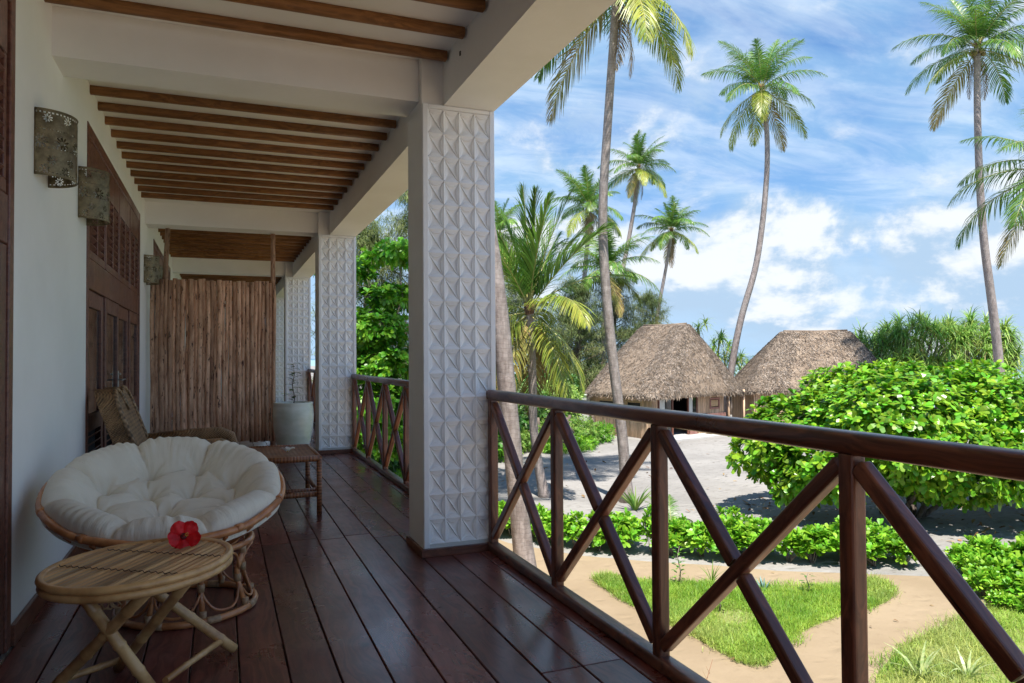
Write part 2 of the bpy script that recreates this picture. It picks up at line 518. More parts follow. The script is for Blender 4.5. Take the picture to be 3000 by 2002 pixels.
class MB:
    def __init__(s):
        s.v, s.f, s.n = [], [], 0

    def add(s, v, f, smooth=False, mi=0):
        v = np.asarray(v, dtype=np.float64).reshape(-1, 3)
        s.v.append(v)
        for fa in (f if isinstance(f, list) else [f]):
            fa = np.asarray(fa, dtype=np.int64)
            if fa.ndim == 1: fa = fa[None]
            if fa.size: s.f.append((fa + s.n, smooth, mi))
        s.n += len(v)
        return s

    def box(s, x0, x1, y0, y1, z0, z1, mi=0):
        v = [(x, y, z) for x in (x0, x1) for y in (y0, y1) for z in (z0, z1)]
        return s.add(v, [(0, 1, 3, 2), (4, 6, 7, 5), (0, 4, 5, 1), (2, 3, 7, 6), (0, 2, 6, 4), (1, 5, 7, 3)] if False else
                     np.array([(0, 1, 3, 2), (4, 6, 7, 5), (0, 4, 5, 1), (2, 3, 7, 6), (0, 2, 6, 4), (1, 5, 7, 3)]), mi=mi)

    def cbox(s, x0, x1, y0, y1, z0, z1, c=.004, mi=0):
        """box with chamfered edges (three nested rectangles)"""
        prof = []
        def ring(z, ins):
            a0, a1, b0, b1 = x0 + ins, x1 - ins, y0 + ins, y1 - ins
            k = c
            return [(a0 + k, b0, z), (a1 - k, b0, z), (a1, b0 + k, z), (a1, b1 - k, z), (a1 - k, b1, z), (a0 + k, b1, z), (a0, b1 - k, z), (a0, b0 + k, z)]
        rings = [ring(z0, c), ring(z0 + c, 0), ring(z1 - c, 0), ring(z1, c)]
        v = [p for r_ in rings for p in r_]
        q = [(a * 8 + i, a * 8 + (i + 1) % 8, (a + 1) * 8 + (i + 1) % 8, (a + 1) * 8 + i) for a in range(3) for i in range(8)]
        return s.add(v, [np.array(q), np.array([list(range(7, -1, -1))]), np.array([list(range(24, 32))])], mi=mi)

    def sweep(s, pts, prof, cap=True, closed=False, smooth=True, mi=0, scales=None, upv=None):
        """sweep 2-D profile (k,2) along pts"""
        P = np.asarray(pts, float)
        n, k = len(P), len(prof)
        T = np.gradient(P, axis=0)
        if closed: T = np.roll(P, -1, 0) - np.roll(P, 1, 0)
        T /= np.linalg.norm(T, axis=1)[:, None] + 1e-12
        u = np.array(upv if upv is not None else ((0, 0, 1) if abs(T[0][2]) < .9 else (1, 0, 0)), float)
        U = []
        for t in T:
            u = u - t * (u @ t)
            u /= np.linalg.norm(u) + 1e-12
            U.append(u.copy())
        U = np.array(U)
        W = np.cross(T, U)
        prof = np.asarray(prof, float)
        sc = np.ones(n) if scales is None else np.asarray(scales, float)
        V = P[:, None] + W[:, None] * prof[None, :, 0:1] * sc[:, None, None] + U[:, None] * prof[None, :, 1:2] * sc[:, None, None]
        m = n if closed else n - 1
        i = np.arange(m)[:, None]
        j = np.arange(k)[None]
        a = i * k + j
        b = i * k + (j + 1) % k
        c = ((i + 1) % n) * k + (j + 1) % k
        d_ = ((i + 1) % n) * k + j
        q = np.stack([a, b, c, d_], -1).reshape(-1, 4)
        base = s.n
        s.add(V.reshape(-1, 3), q, smooth, mi)
        if cap and not closed:
            s.f.append((np.array([[base + x for x in range(k - 1, -1, -1)]]), False, mi))
            s.f.append((np.array([[base + (n - 1) * k + x for x in range(k)]]), False, mi))
        return s

    def tube(s, pts, r, n=8, cap=True, closed=False, mi=0):
        a = np.linspace(0, 2 * PI, n, endpoint=False)
        prof = np.stack([np.cos(a), np.sin(a)], 1)
        r = np.full(len(pts), r, float) if np.isscalar(r) else np.asarray(r, float)
        return s.sweep(pts, prof, cap, closed, True, mi, r)

    def lathe(s, prof, n=24, c=(0, 0, 0), mi=0, smooth=True):
        a = np.linspace(0, 2 * PI, n, endpoint=False)
        prof = np.asarray(prof, float)
        V = np.stack([prof[:, 0:1] * np.cos(a), prof[:, 0:1] * np.sin(a), np.repeat(prof[:, 1:2], n, 1)], -1) + np.array(c)
        i = np.arange(len(prof) - 1)[:, None]
        j = np.arange(n)[None]
        q = np.stack([i * n + j, i * n + (j + 1) % n, (i + 1) * n + (j + 1) % n, (i + 1) * n + j], -1).reshape(-1, 4)
        return s.add(V.reshape(-1, 3), q, smooth, mi)

    def ball(s, c, r, n=8, m=6, sq=(1, 1, 1), mi=0):
        t = np.linspace(.001, PI - .001, m + 1)
        a = np.linspace(0, 2 * PI, n, endpoint=False)
        V = np.stack([np.sin(t)[:, None] * np.cos(a), np.sin(t)[:, None] * np.sin(a), np.repeat(-np.cos(t)[:, None], n, 1)], -1) * r * np.array(sq) + np.array(c)
        i = np.arange(m)[:, None]
        j = np.arange(n)[None]
        q = np.stack([i * n + j, i * n + (j + 1) % n, (i + 1) * n + (j + 1) % n, (i + 1) * n + j], -1).reshape(-1, 4)
        return s.add(V.reshape(-1, 3), q, True, mi)

    def mesh(s, name, mats, shade=None):
        me = bpy.data.meshes.new(name)
        V = np.concatenate(s.v)
        me.vertices.add(len(V))
        me.vertices.foreach_set('co', V.ravel())
        loops = np.concatenate([f.ravel() for f, _, _ in s.f])
        ks = np.concatenate([np.full(len(f), f.shape[1]) for f, _, _ in s.f])
        sm = np.concatenate([np.full(len(f), b) for f, b, _ in s.f])
        mi = np.concatenate([np.full(len(f), m) for f, _, m in s.f])
        me.loops.add(len(loops))
        me.loops.foreach_set('vertex_index', loops)
        me.polygons.add(len(ks))
        me.polygons.foreach_set('loop_start', np.concatenate([[0], np.cumsum(ks)[:-1]]))
        me.polygons.foreach_set('use_smooth', sm if shade is None else np.full(len(ks), shade))
        me.polygons.foreach_set('material_index', mi)
        for m in (mats if isinstance(mats, (list, tuple)) else [mats]): me.materials.append(m)
        me.update(calc_edges=True)
        return me

    def build(s, name, mats, parent=None, Mw=I4, kind=None, label=None, shade=None):
        """verts are given in world space when Mw is a plain translation they are shifted back"""
        return link(name, s.mesh(name, mats, shade), parent, Mw, kind, label)


def rrect(w_, h_, r, seg=2):
    out_ = []
    for cx, cy, a0 in ((w_ / 2 - r, h_ / 2 - r, 0), (-w_ / 2 + r, h_ / 2 - r, 90), (-w_ / 2 + r, -h_ / 2 + r, 180), (w_ / 2 - r, -h_ / 2 + r, 270)):
        for i in range(seg + 1):
            a = R(a0 + 90 * i / seg)
            out_.append((cx + r * math.cos(a), cy + r * math.sin(a)))
    return np.array(out_)


_barcache = {}


def frame(p0, p1, upv=(0, 0, 1)):
    p0, p1 = Vector(p0), Vector(p1)
    x = (p1 - p0).normalized()
    u = Vector(upv)
    if abs(x.dot(u)) > .97: u = Vector((0, 1, 0))
    y = u.cross(x).normalized()
    z = x.cross(y)
    M_ = Matrix((x, y, z)).transposed().to_4x4()
    M_.translation = p0
    return M_, (p1 - p0).length


def bar(name, p0, p1, w_, h_, m, parent=None, r=.008, upv=(0, 0, 1), kind=None, seg=2, label=None):
    """timber of rectangular rounded section; grain and mesh run along local X"""
    M_, L = frame(p0, p1, upv)
    key = (round(L, 3), w_, h_, r, m.name, seg)
    if key not in _barcache:
        xs = [0, .004, L - .004, L]
        sc = [1 - .06, 1, 1, 1 - .06]
        pts = np.array([(x, 0, 0) for x in xs])
        b = MB()
        b.sweep(pts, rrect(w_, h_, r, seg), True, False, r > .012, 0, sc, (0, 0, 1))
        _barcache[key] = b.mesh(name, m)
    return link(name, _barcache[key], parent, M_, kind, label)


def pole(name, pts, r, m, parent=None, n=8, kind=None, cap=True, closed=False):
    """round member; mesh in a frame whose X runs from first to last point"""
    P = [Vector(p) for p in pts]
    if closed: M_ = Matrix.Translation(P[0])
    else: M_, _ = frame(P[0], P[-1])
    inv = M_.inverted()
    Q = [tuple(inv @ p) for p in P]
    b = MB()
    b.tube(Q, r, n, cap, closed)
    return link(name, b.mesh(name, m), parent, M_, kind)


# ================================================================== THE LODGE
XW = -.84            # face of the room wall
XI, XO = 1.304, 1.641  # inner and outer face of the long beam
XC = 1.165           # inner side of the columns
ZB = 5.82            # underside of beams
ZS = 6.116           # underside of ceiling slab
COLY = [4.42 + 5.204 * k for k in range(5)]

b = MB().box(-1.1, 1.66, -3, 27, 2.78, 2.962)
floor = b.build('floor', CONC, kind='structure')
# deck planks
edges = [.07 + .181 * k for k in range(-5, 9)] + [1.665]
edges = [e for e in edges if e > XW + .02]
edges = [XW + .014] + edges
rp = random.Random(3)
for i in range(len(edges) - 1):
    x0, x1 = edges[i] + .0028, edges[i + 1] - .0028
    if x1 - x0 < .02: continue
    xm = (x0 + x1) / 2
    js = [-3.0, 2.62, 5.12, 7.6, 10.2, 12.7, 15.4, 20.3, 27] if xm > 1.1 else [-3.0, 5.12 + (.03 if i % 2 else -.02), 7.62, 10.2, 12.8, 15.4, 20.3, 27]
    if .95 < xm < 1.1: js = [-3., 5.02, 7.6, 10.2, 12.8, 15.4, 20.3, 27]
    for a, c in zip(js[:-1], js[1:]):
        dz = rp.uniform(-.0012, .0012)
        o = bar('plank', (xm, a + .0015, 2.9835 + dz), (xm, c - .0015, 2.9835 + rp.uniform(-.0012, .0012)), round(x1 - x0, 3), .034, DECK, floor, r=.003, seg=1)

# room wall with three door openings
DW, DH = 3.43, 2.84
DOORY = [.30, 5.6, 10.82, 16.0]
wall = MB()
ys = [-3.0]
for dy in DOORY: ys += [dy, dy + DW]
ys.append(27.0)
for i in range(0, len(ys), 2): wall.box(XW - .25, XW, ys[i], ys[i + 1], 0, ZS + .4)
for dy in DOORY:
    wall.box(XW - .25, XW, dy, dy + DW, 3 + DH, ZS + .4)
    wall.box(XW - .25, XW, dy, dy + DW, 0, 2.98)
wall = wall.build('wall', PLASTER, kind='structure')
for i in range(0, len(ys), 2):
    bar('skirting_board', (XW + .010, ys[i] + .003, 3.045), (XW + .010, ys[i + 1] - .003, 3.045), .02, .09, SKIRT, wall, r=.003, seg=1)
# solid near-black block in place of the unlit room behind the doors
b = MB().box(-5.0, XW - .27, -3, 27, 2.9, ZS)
b.build('unlit_room_block', DARK, wall)

b = MB().box(XW, XI, 25.6, 25.8, 2.962, ZS).build('added_end_wall', PLASTER, kind='structure')  # added to close the open far end against daylight and glare
ceil = MB().box(XW - .25, XI, -3, 27, ZS, ZS + .42).build('ceiling', PLASTER, kind='structure')
# round-cornered ceiling rafters
def rafters(y0, y1, first):
    y = first
    while y < y1 - .15:
        if y > y0 + .1:
            bar('rafter', (XW - .02, y, 6.06 + .030), (XI - .012, y, 6.06 + .030), .056, .060, RAFT, ceil, r=.014)
        y += .3473
for k in range(-1, 4):
    y0 = 4.803 + 5.204 * k
    rafters(max(y0, -2.8), y0 + 4.88, (5.72 + 5.204 * k) - .3473 * 2 if k >= 0 else 3.96 - .3473 * 11)
bm = MB().box(XI, XO, -3, 27, ZB, ZS + .42)
beam = bm.build('long_beam', PLASTER, kind='structure')
for k, cy in enumerate([-.78] + COLY):
    cb = MB().box(XW, XC - .002 if k else XI - .002, cy + .066, cy + .383, ZB + .03, ZS).build('cross_beam', PLASTER, kind='structure')
# little cable hole in the beam, a dark block for its shade
MB().box(XI - .006, XI, 4.05, 4.066, 6.0, 6.025).build('cable_hole', DARK, beam)

# ---- columns with carved plaster tiles
def tile_mesh(W_, H_, n=36):
    u = np.linspace(0, 1, n + 1)
    U, V = np.meshgrid(u, u)
    a = .19
    def lens(dist, along):
        arc = a * 4 * along * (1 - along)
        t = dist / np.maximum(arc, 1e-4)
        return dist, arc
    h = np.zeros_like(U)
    inner = np.ones_like(U, bool)
    for dist, along in ((U, V), (1 - U, V), (V, U), (1 - V, U)):
        arc = np.maximum(a * 4 * along * (1 - along), 1e-5)
        ins = dist < arc
        t = np.clip(dist / arc, 0, 1)
        hh = .0105 - .0040 * t + .0006 * (t > .84)      # border ridge, hollow, crisp curved edge
        h = np.where(ins & (hh > h), hh, h)
        inner &= ~ins
    hin = np.zeros_like(U)
    for dist, along in ((U, V), (1 - U, V), (V, U), (1 - V, U)):
        arc = a * 4 * along * (1 - along)
        hin = np.maximum(hin, .0048 * np.exp(-np.clip(dist - arc, 0, 1) / .085))
    ddi = np.abs(U - (1 - V)) / math.sqrt(2)
    hin = np.maximum(hin, np.clip(1 - ddi / .05, 0, 1) * .0070)
    h = np.where(inner, hin, h)
    h = h * 1.9
    P = np.stack([U * W_, -h, V * H_], -1).reshape(-1, 3)
    i = np.arange(n)[:, None]
    j = np.arange(n)[None]
    k = n + 1
    q = np.stack([i * k + j, i * k + j + 1, (i + 1) * k + j + 1, (i + 1) * k + j], -1).reshape(-1, 4)
    return P, q

TW, TH = .1022, .1507
tp, tq = tile_mesh(TW, TH)
TILE = MB().add(tp, tq).mesh('tile', PLASTER2)
words = ['nearest white column carved with plaster rosettes beside the papasan chair', 'second white carved column behind the pale green pot',
         'third white carved column seen between the pot and the pole screen', 'farthest carved column, only a strip showing past the pole screen', 'white carved column hidden at the far end of the veranda']
for k, cy in enumerate(COLY[:4]):
    t = thing('column', words[k], 'column', (XC, cy, 0), group='white carved columns along the veranda edge')
    b = MB()
    b.cbox(XC, XO, cy + .006, cy + .371, 0, ZB, .005)
    b.box(XC, XI, cy + .006, cy + .371, ZB - .01, ZS)
    b.build('shaft', PLASTER, t)
    x0 = XC + .034
    # plain raised border round the carved field
    b = MB()
    b.cbox(XC, x0, cy - .018, cy + .005, 3.05, ZB - .002, .003)
    b.cbox(x0 + 4 * TW, XO, cy - .018, cy + .005, 3.05, ZB - .002, .003)
    b.cbox(x0 + .0005, x0 + 4 * TW - .0005, cy - .017, cy + .005, 5.79, ZB - .002, .003)
    b.build('border', PLASTER2, t)
    z0 = 3.075
    if k < 2:
        for r_ in range(18):
            for c_ in range(4):
                link('tile', TILE, t, Matrix.Translation((x0 + c_ * TW, cy + .004, z0 + r_ * TH)))
    else:
        b = MB()
        p2, q2 = tile_mesh(TW, TH, 14)
        for r_ in range(18):
            for c_ in range(4):
                b.add(p2 + np.array((x0 + c_ * TW, cy + .004, z0 + r_ * TH)), q2)
        b.build('carved_tiles', PLASTER2, t, kind='stuff')
    bar('skirting', (XC - .011, cy - .028, 3.0255), (XO - .05, cy - .028, 3.0255), .02, .05, SKIRT, t, r=.003, seg=1)
    bar('skirting', (XC - .011, cy - .0375, 3.0255), (XC - .011, cy + .37, 3.0255), .02, .05, SKIRT, t, r=.003, seg=1)

# ---- railings
def railing(y0, y1, label, nb=5):
    X = 1.612
    t = thing('railing', label, 'railing', (X, y0, 3), group='dark wooden railings between the columns')
    bar('top_rail', (X, y0, 3.988), (X, y1, 3.988), .072, .064, RAIL, t, r=.022, seg=4)
    bar('bottom_rail', (X, y0, 3.028), (X, y1, 3.028), .075, .055, RAIL, t, r=.016, seg=3)
    zt, zb = 3.958, 3.055
    py = [y0 + .03 + (y1 - y0 - .06) * i / nb for i in range(nb + 1)]
    for y in py:
        bar('post', (X, y, zb - .004), (X, y, zt), .054, .054, RAIL, t, r=.011, seg=3, upv=(0, 1, 0))
    for a, c in zip(py[:-1], py[1:]):
        a2, c2 = a + .032, c - .032
        bar('brace', (X, a2, zt - .032), (X, c2, zb + .045), .048, .048, RAIL, t, r=.010, seg=3)
        mid_y, mid_z = (a2 + c2) / 2, (zt - .032 + zb + .045) / 2
        dv = Vector((0, c2 - a2, zt - .032 - zb - .045)).normalized()
        bar('brace', (X, a2, zb + .045), (X, mid_y, mid_z) if False else (X, mid_y - dv.y * .028, mid_z - dv.z * .028), .048, .048, RAIL, t, r=.010, seg=3)
        bar('brace', (X, mid_y + dv.y * .028, mid_z + dv.z * .028), (X, c2, zt - .032), .048, .048, RAIL, t, r=.010, seg=3)
    return t

railing(-.405, 4.412, 'nearest dark varnished railing with crossed braces, running towards the camera')
railing(4.795, 9.612, 'dark crossed railing between the nearest and the second column')
railing(9.999, 14.82, 'dark crossed railing beyond the second column, mostly hidden by the pot')

# ---- doors with louvred transoms
SLATM = {}
def slat(parent, y0, y1, z, x, tilt=35, h=.055):
    key = round(y1 - y0, 3)
    if key not in SLATM:
        SLATM[key] = MB().cbox(0, key, -h / 2, h / 2, -.004, .004, .002).mesh('slat', DOORW)
    M_ = Matrix.Translation((x, y0, z)) @ Matrix.Rotation(R(90), 4, 'Z') @ Matrix.Rotation(R(-tilt), 4, 'X')
    link('slat', SLATM[key], parent, M_)

def door(y0, label, detail=True, last=False):
    t = thing('louvred_door', label, 'door', (XW, y0, 3), group='dark wooden doors with louvred transoms')
    y1 = y0 + DW
    f = MB()
    xa, xb = XW - .11, XW + .007
    f.cbox(xa, xb, y0, y0 + .075, 3.0, 3 + DH, .004)
    f.cbox(xa, xb, y1 - .075, y1, 3.0, 3 + DH, .004)
    f.cbox(xa, xb - .001, y0 + .0755, y1 - .0755, 3 + DH - .085, 3 + DH, .004)
    f.build('frame', DOORW, t)
    f = MB()
    f.cbox(xa, xb - .006, y0 + .0755, y1 - .0755, 4.72, 4.93, .004)
    f.build('header_rail', DOORW, t)
    # transom of four bays, two louvre columns each
    tr = MB()
    iy0, iy1 = y0 + .076, y1 - .076
    n = 4
    bw = (iy1 - iy0) / n
    xp = XW - .020
    cells = []
    for i in range(n):
        a = iy0 + i * bw
        if i: tr.cbox(xa, xb - .004, a - .025, a + .025, 4.931, 3 + DH - .086, .004)
        s0, s1 = a + .026, a + bw - .026
        tr.cbox(xp - .02, xp + .02, s0, s1, 5.52, 3 + DH - .0865, .003)     # solid head panel
        tr.cbox(xp - .02, xp + .02, s0, s1, 4.932, 4.99, .003)
        tr.cbox(xp - .019, xp + .019, s0, s0 + .04, 4.9905, 5.5195, .003)
        tr.cbox(xp - .019, xp + .019, s1 - .04, s1, 4.9905, 5.5195, .003)
        m_ = (s0 + s1) / 2
        tr.cbox(xp - .018, xp + .021, m_ - .02, m_ + .02, 4.9905, 5.5195, .003)
        cells += [(s0 + .0405, m_ - .0205), (m_ + .0205, s1 - .0405)]
    tro = tr.build('transom', DOORW, t)
    for (a, c) in cells:
        for q in range(9): slat(tro, a, c, 5.02 + q * .058, xp, 38)
    # leaves
    lw = (iy1 - iy0) / 4
    for i in range(4):
        a = iy0 + i * lw + .002
        c = a + lw - .004
        xo = XW - .034 + (.012 if i % 2 else 0)
        lf = MB()
        lf.cbox(xo - .02, xo + .02, a, a + .10, 3.008, 4.716, .003)
        lf.cbox(xo - .02, xo + .02, c - .10, c, 3.008, 4.716, .003)
        for (z0, z1) in ((3.0085, 3.14), (3.72, 3.84), (4.60, 4.7155)): lf.cbox(xo - .0195, xo + .0195, a + .1005, c - .1005, z0, z1, .003)
        lo = lf.build('door_leaf', DOORW, t)
        MB().box(xo - .004, xo + .004, a + .101, c - .101, 3.8405, 4.5995).build('glass_pane', GLASS, lo)
        for q in range(10): slat(lo, a + .101, c - .101, 3.17 + q * .056, xo, 40)
        if i in (1, 2):
            h = MB()
            yy = c - .05 if i == 1 else a + .05
            h.cbox(xo + .02, xo + .027, yy - .016, yy + .016, 3.93, 4.13, .002)
            h.tube([(xo + .027, yy, 4.05), (xo + .062, yy, 4.05), (xo + .068, yy + (.1 if i == 2 else -.1), 4.05)], .007, 8)
            h.tube([(xo + .027, yy, 4.10), (xo + .045, yy, 4.10)], .01, 8)
            h.build('handle', METAL, lo)
    return t

door(DOORY[0], 'dark louvred door at the left edge of the picture, nearest the camera')
door(DOORY[1], 'dark glazed and louvred door behind the wicker armchair')
door(DOORY[2], 'dark louvred door beyond the pole screen')

# ---- punched metal wall lamps
def lamp_mesh():
    r_, H_ = .155, .32
    nu, nv = 150, 84
    A = np.linspace(0, PI, nu + 1)
    Z = np.linspace(0, H_, nv + 1)
    V = np.stack(np.broadcast_arrays(r_ * np.sin(A)[None], -r_ * np.cos(A)[None], Z[:, None]), -1)
    i = np.arange(nv)[:, None]
    j = np.arange(nu)[None]
    k = nu + 1
    q = np.stack([i * k + j, i * k + j + 1, (i + 1) * k + j + 1, (i + 1) * k + j], -1)
    cu_ = (A[:-1] + A[1:])[None] / 2 * r_ + 0 * i
    cz = (Z[:-1] + Z[1:])[:, None] / 2 + 0 * j
    hole = np.zeros((nv, nu), bool)
    fl = []
    for row, (z, ph) in enumerate(((.278, .3), (.165, 0.), (.075, .5), (.03, .2))):
        for c_ in range(5): fl.append(((c_ + ph + .25) * r_ * PI / 5, z, .036 if row == 1 else .023))
    for (cx, cz0, rad) in fl:
        dx, dz = cu_ - cx, cz - cz0
        rr_ = np.hypot(dx, dz)
        an = np.arctan2(dz, dx)
        pet = np.abs(np.cos(an * 4.5 + cx * 40))
        hole |= (rr_ < rad * pet) & (rr_ > rad * .28) & (pet > .55)
    for zr in (.305, .135, .222, .012):
        hole |= (np.abs(cz - zr) < .0022) & ((cu_ * 110).astype(int) % 2 == 0)
    q = q[~hole]
    b = MB().add(V.reshape(-1, 3), q.reshape(-1, 4), True)
    # rolled edges
    for z in (0, H_): b.tube([(r_ * math.sin(a), -r_ * math.cos(a), z) for a in np.linspace(0, PI, 24)], .0035, 6)
    for s_ in (-1, 1): b.tube([(0.002, s_ * r_, 0), (0.002, s_ * r_, H_)], .0035, 6)
    return b.mesh('shade', LAMPM)

LAMP = lamp_mesh()
bulbm = MB()
bulbm.ball((.055, 0, .17), .028, 12, 8, (1, 1, 1.25))
bulbm.lathe([(.0, .10), (.016, .10), (.016, .14), (.012, .145)], 12, (.055, 0, 0))
bulbm.box(0.001, .06, -.012, .012, .085, .10)
BULBM = mat('frosted_bulb_glass', (.8, .8, .76), rough=.3)
BULB = bulbm.mesh('bulb', BULBM)
for i, (y, z, lab) in enumerate(((4.262, 5.13, 'large bronze half-round wall lamp with punched flowers, nearest on the white wall'),
                                 (5.43, 5.13, 'second punched bronze wall lamp, overlapping the edge of the door frame'),
                                 (9.66, 5.13, 'third punched bronze wall lamp, above the left end of the pole screen'),
                                 (10.66, 5.13, 'small farthest punched wall lamp behind the pole screen'))):
    t = thing('wall_lamp', lab, 'lamp', (XW + .002, y, z), group='punched bronze lamps on the veranda wall')
    link('shade', LAMP, t, Matrix.Translation((XW + .002, y, z)))
    link('bulb', BULB, t, Matrix.Translation((XW + .002, y, z)))

# ---- privacy screen of peeled poles
SY = 9.84
t = thing('pole_screen', 'tall privacy screen of peeled upright poles across the veranda', 'screen', (-.1, SY, 3.15))
rs = random.Random(5)
x = -.80
while x < .645:
    r_ = rs.uniform(.022, .034)
    z0, z1 = 3.185 + rs.uniform(-.015, .02), 5.215 + rs.uniform(-.02, .012)
    n = 9
    ph, am = rs.uniform(0, 6), rs.uniform(.002, .009)
    y = SY + rs.uniform(-.012, .012)
    P_ = [(x + r_ + am * math.sin(ph + q * .9), y + .5 * am * math.cos(ph + q), z0 + (z1 - z0) * q / (n - 1)) for q in range(n)]
    M_ = Matrix.Translation((x, y, z0))
    bb = MB().tube([(a - x, b_ - y, c_ - z0) for a, b_, c_ in P_], [r_ * rs.uniform(.85, 1.08) for _ in range(n)], 9)
    link('peeled_pole', bb.mesh('peeled_pole', STICK), t, M_)
    x += r_ * 2 * .83
for xx, lean in ((-.66, .05), (.625, .0)):
    bb = MB().tube([(0, 0, 0), (lean * .3, 0, 1.0), (lean * .4, 0, 2.2), (lean, 0, 2.838)], [.036, .034, .031, .029], 10)
    link('support_post', bb.mesh('support_post', POLE), t, Matrix.Translation((xx, SY + .062, 3.0)))
for zz_ in (3.5, 4.9):
    bb = MB().tube([(0, 0, 0), (.7, .004, .003), (1.42, 0, 0)], .018, 8)
    link('cross_rail', bb.mesh('cross_rail', POLE), t, Matrix.Translation((-.79, SY + .045, zz_)))

# ================================================================== FURNITURE
# ---- papasan chair
PC = Vector((-.235, 3.94, 3.595))
TILT, LEAN = R(16.5), R(1.5)
PM = Matrix.Translation(PC) @ Matrix.Rotation(LEAN, 4, 'Y') @ Matrix.Rotation(TILT, 4, 'X')
PR = .528
t = thing('papasan_chair', 'round rattan papasan chair frame holding the beige cushion', 'chair', (-.15, 3.99, 3))
ths = np.linspace(0, 2 * PI, 72, endpoint=False)
ring = [(PR * math.cos(a), PR * math.sin(a), 0.004 * math.sin(9 * a)) for a in ths]
link('rim', MB().tube(ring, .0175, 10, closed=True).mesh('rim', RATT), t, PM)
ring = [((PR - .026) * math.cos(a), (PR - .026) * math.sin(a), -.026) for a in ths]
link('rim_inner_cane', MB().tube(ring, .0125, 8, closed=True).mesh('rim_inner_cane', RATT), t, PM)
BD = .29
def bowl_z(r_): return -BD * (1 - (r_ / PR) ** 2.2)
bb = MB()
for i in range(12):
    a = i * PI / 12
    for s_ in (0,):
        pts = [(q * PR * math.cos(a), q * PR * math.sin(a), bowl_z(abs(q) * PR) - .02) for q in np.linspace(-1, 1, 21)]
        bb.tube(pts, .0095, 6)
for rr_ in (.18, .36):
    bb.tube([(rr_ * math.cos(a), rr_ * math.sin(a), bowl_z(rr_) - .034) for a in ths[::2]], .009, 6, closed=True)
link('bowl_struts', bb.mesh('bowl_struts', RATT), t, PM)
sx, sy = -.15, 3.985
bb = MB()
for rr_, zr, tr in ((.315, 3.018, .0165), (.30, 3.325, .015)):
    link('stand_ring', MB().tube([(rr_ * math.cos(a), rr_ * math.sin(a), zr - 3) for a in ths[::2]], tr, 10, closed=True).mesh('stand_ring', RATT), t, Matrix.Translation((sx, sy, 3)))
for i in range(8):
    a = i * PI / 4 + .25
    ca, sa = math.cos(a), math.sin(a)
    link('stand_strut', MB().tube([(.312 * ca, .312 * sa, .02), (.27 * ca, .27 * sa, .12), (.262 * ca, .262 * sa, .2), (.298 * ca, .298 * sa, .325)], .0125, 8).mesh('stand_strut', RATT),
         t, Matrix.Translation((sx, sy, 3)))
    # curved loop between this strut and the next, low
    b2 = a + PI / 4
    pts = []
    for q in np.linspace(0, 1, 13):
        aa = a + (b2 - a) * q
        rr_ = .300 - .02 * math.sin(q * PI) * 0
        zc = .045 + .10 * abs(2 * q - 1) ** 3.0
        pts.append(((rr_ - .03 * abs(2 * q - 1) ** 2) * math.cos(aa), (rr_ - .03 * abs(2 * q - 1) ** 2) * math.sin(aa), zc))
    bb.tube(pts, .0065, 6)
    pts = [(p[0] * 1.0, p[1] * 1.0, .335 - p[2] + .01) for p in pts]
    bb.tube(pts, .0065, 6)
link('stand_loops', bb.mesh('stand_loops', RATT), t, Matrix.Translation((sx, sy, 3)))
BINDM = MB().tube([(0, 0, -.018), (0, 0, .018)], .0165, 8).mesh('cane_binding', BIND)
for i in range(8):
    a = i * PI / 4 + .25
    for z_, rr_ in ((.045, .305), (.16, .265), (.30, .292)): link('cane_binding', BINDM, t, Matrix.Translation((sx + rr_ * math.cos(a), sy + rr_ * math.sin(a), 3 + z_)))
    t0 = a + .04
    bb = MB().tube([(.315 * math.cos(q), .315 * math.sin(q), .018) for q in np.linspace(t0, t0 + .2, 5)], .0185, 8)
    link('cane_binding', bb.mesh('cane_binding', BIND), t, Matrix.Translation((sx, sy, 3)))
for a in np.linspace(.3, 2 * PI + .3, 10, endpoint=False):
    bb = MB().tube([(PR * math.cos(q), PR * math.sin(q), 0) for q in np.linspace(a, a + .06, 3)], .0195, 8)
    link('rim_joint', bb.mesh('rim_joint', RATT), t, PM)

# ---- tufted cushion, lies in the bowl (own thing)
nth, nr = 340, 130
TH_, RR = np.meshgrid(np.linspace(0, 2 * PI, nth, endpoint=False), np.linspace(0, 1, nr))
CR = .528
crn = np.random.default_rng(4)
X, Y = CR * RR * np.cos(TH_), CR * RR * np.sin(TH_)
NB = 8
butt = [(.60 + .03 * math.sin(i * 2.1), i * 2 * PI / NB + PI / 8 + .05 * math.sin(i * 3.)) for i in range(NB)] + [(.24, R(40)), (.24, R(140)), (.26, R(262))]
bx = np.array([CR * r_ * math.cos(a) for r_, a in butt])
by = np.array([CR * r_ * math.sin(a) for r_, a in butt])
dip = np.zeros_like(X)
def smax(a, c): return np.maximum(a, c) + .25 * np.minimum(a, c)
for x_, y_ in zip(bx, by):
    dd = np.hypot(X - x_, Y - y_)
    dip = smax(dip, .070 * np.exp(-(dd / .026)) + .036 * np.exp(-(dd / .085) ** 2))
def crease(p, q, depth, wd):
    p, q = np.array(p), np.array(q)
    L_ = np.linalg.norm(q - p)
    dx, dy = (q - p) / L_
    s_ = (X - p[0]) * dx + (Y - p[1]) * dy
    n_ = -(X - p[0]) * dy + (Y - p[1]) * dx + .007 * np.sin(s_ * 33 + p[0] * 50)
    dd = np.hypot(n_, s_ - np.clip(s_, 0, L_))
    return depth * (.55 * np.exp(-(dd / wd) ** 2) + .75 * np.exp(-dd / (wd * .17)))
B = list(zip(bx, by))
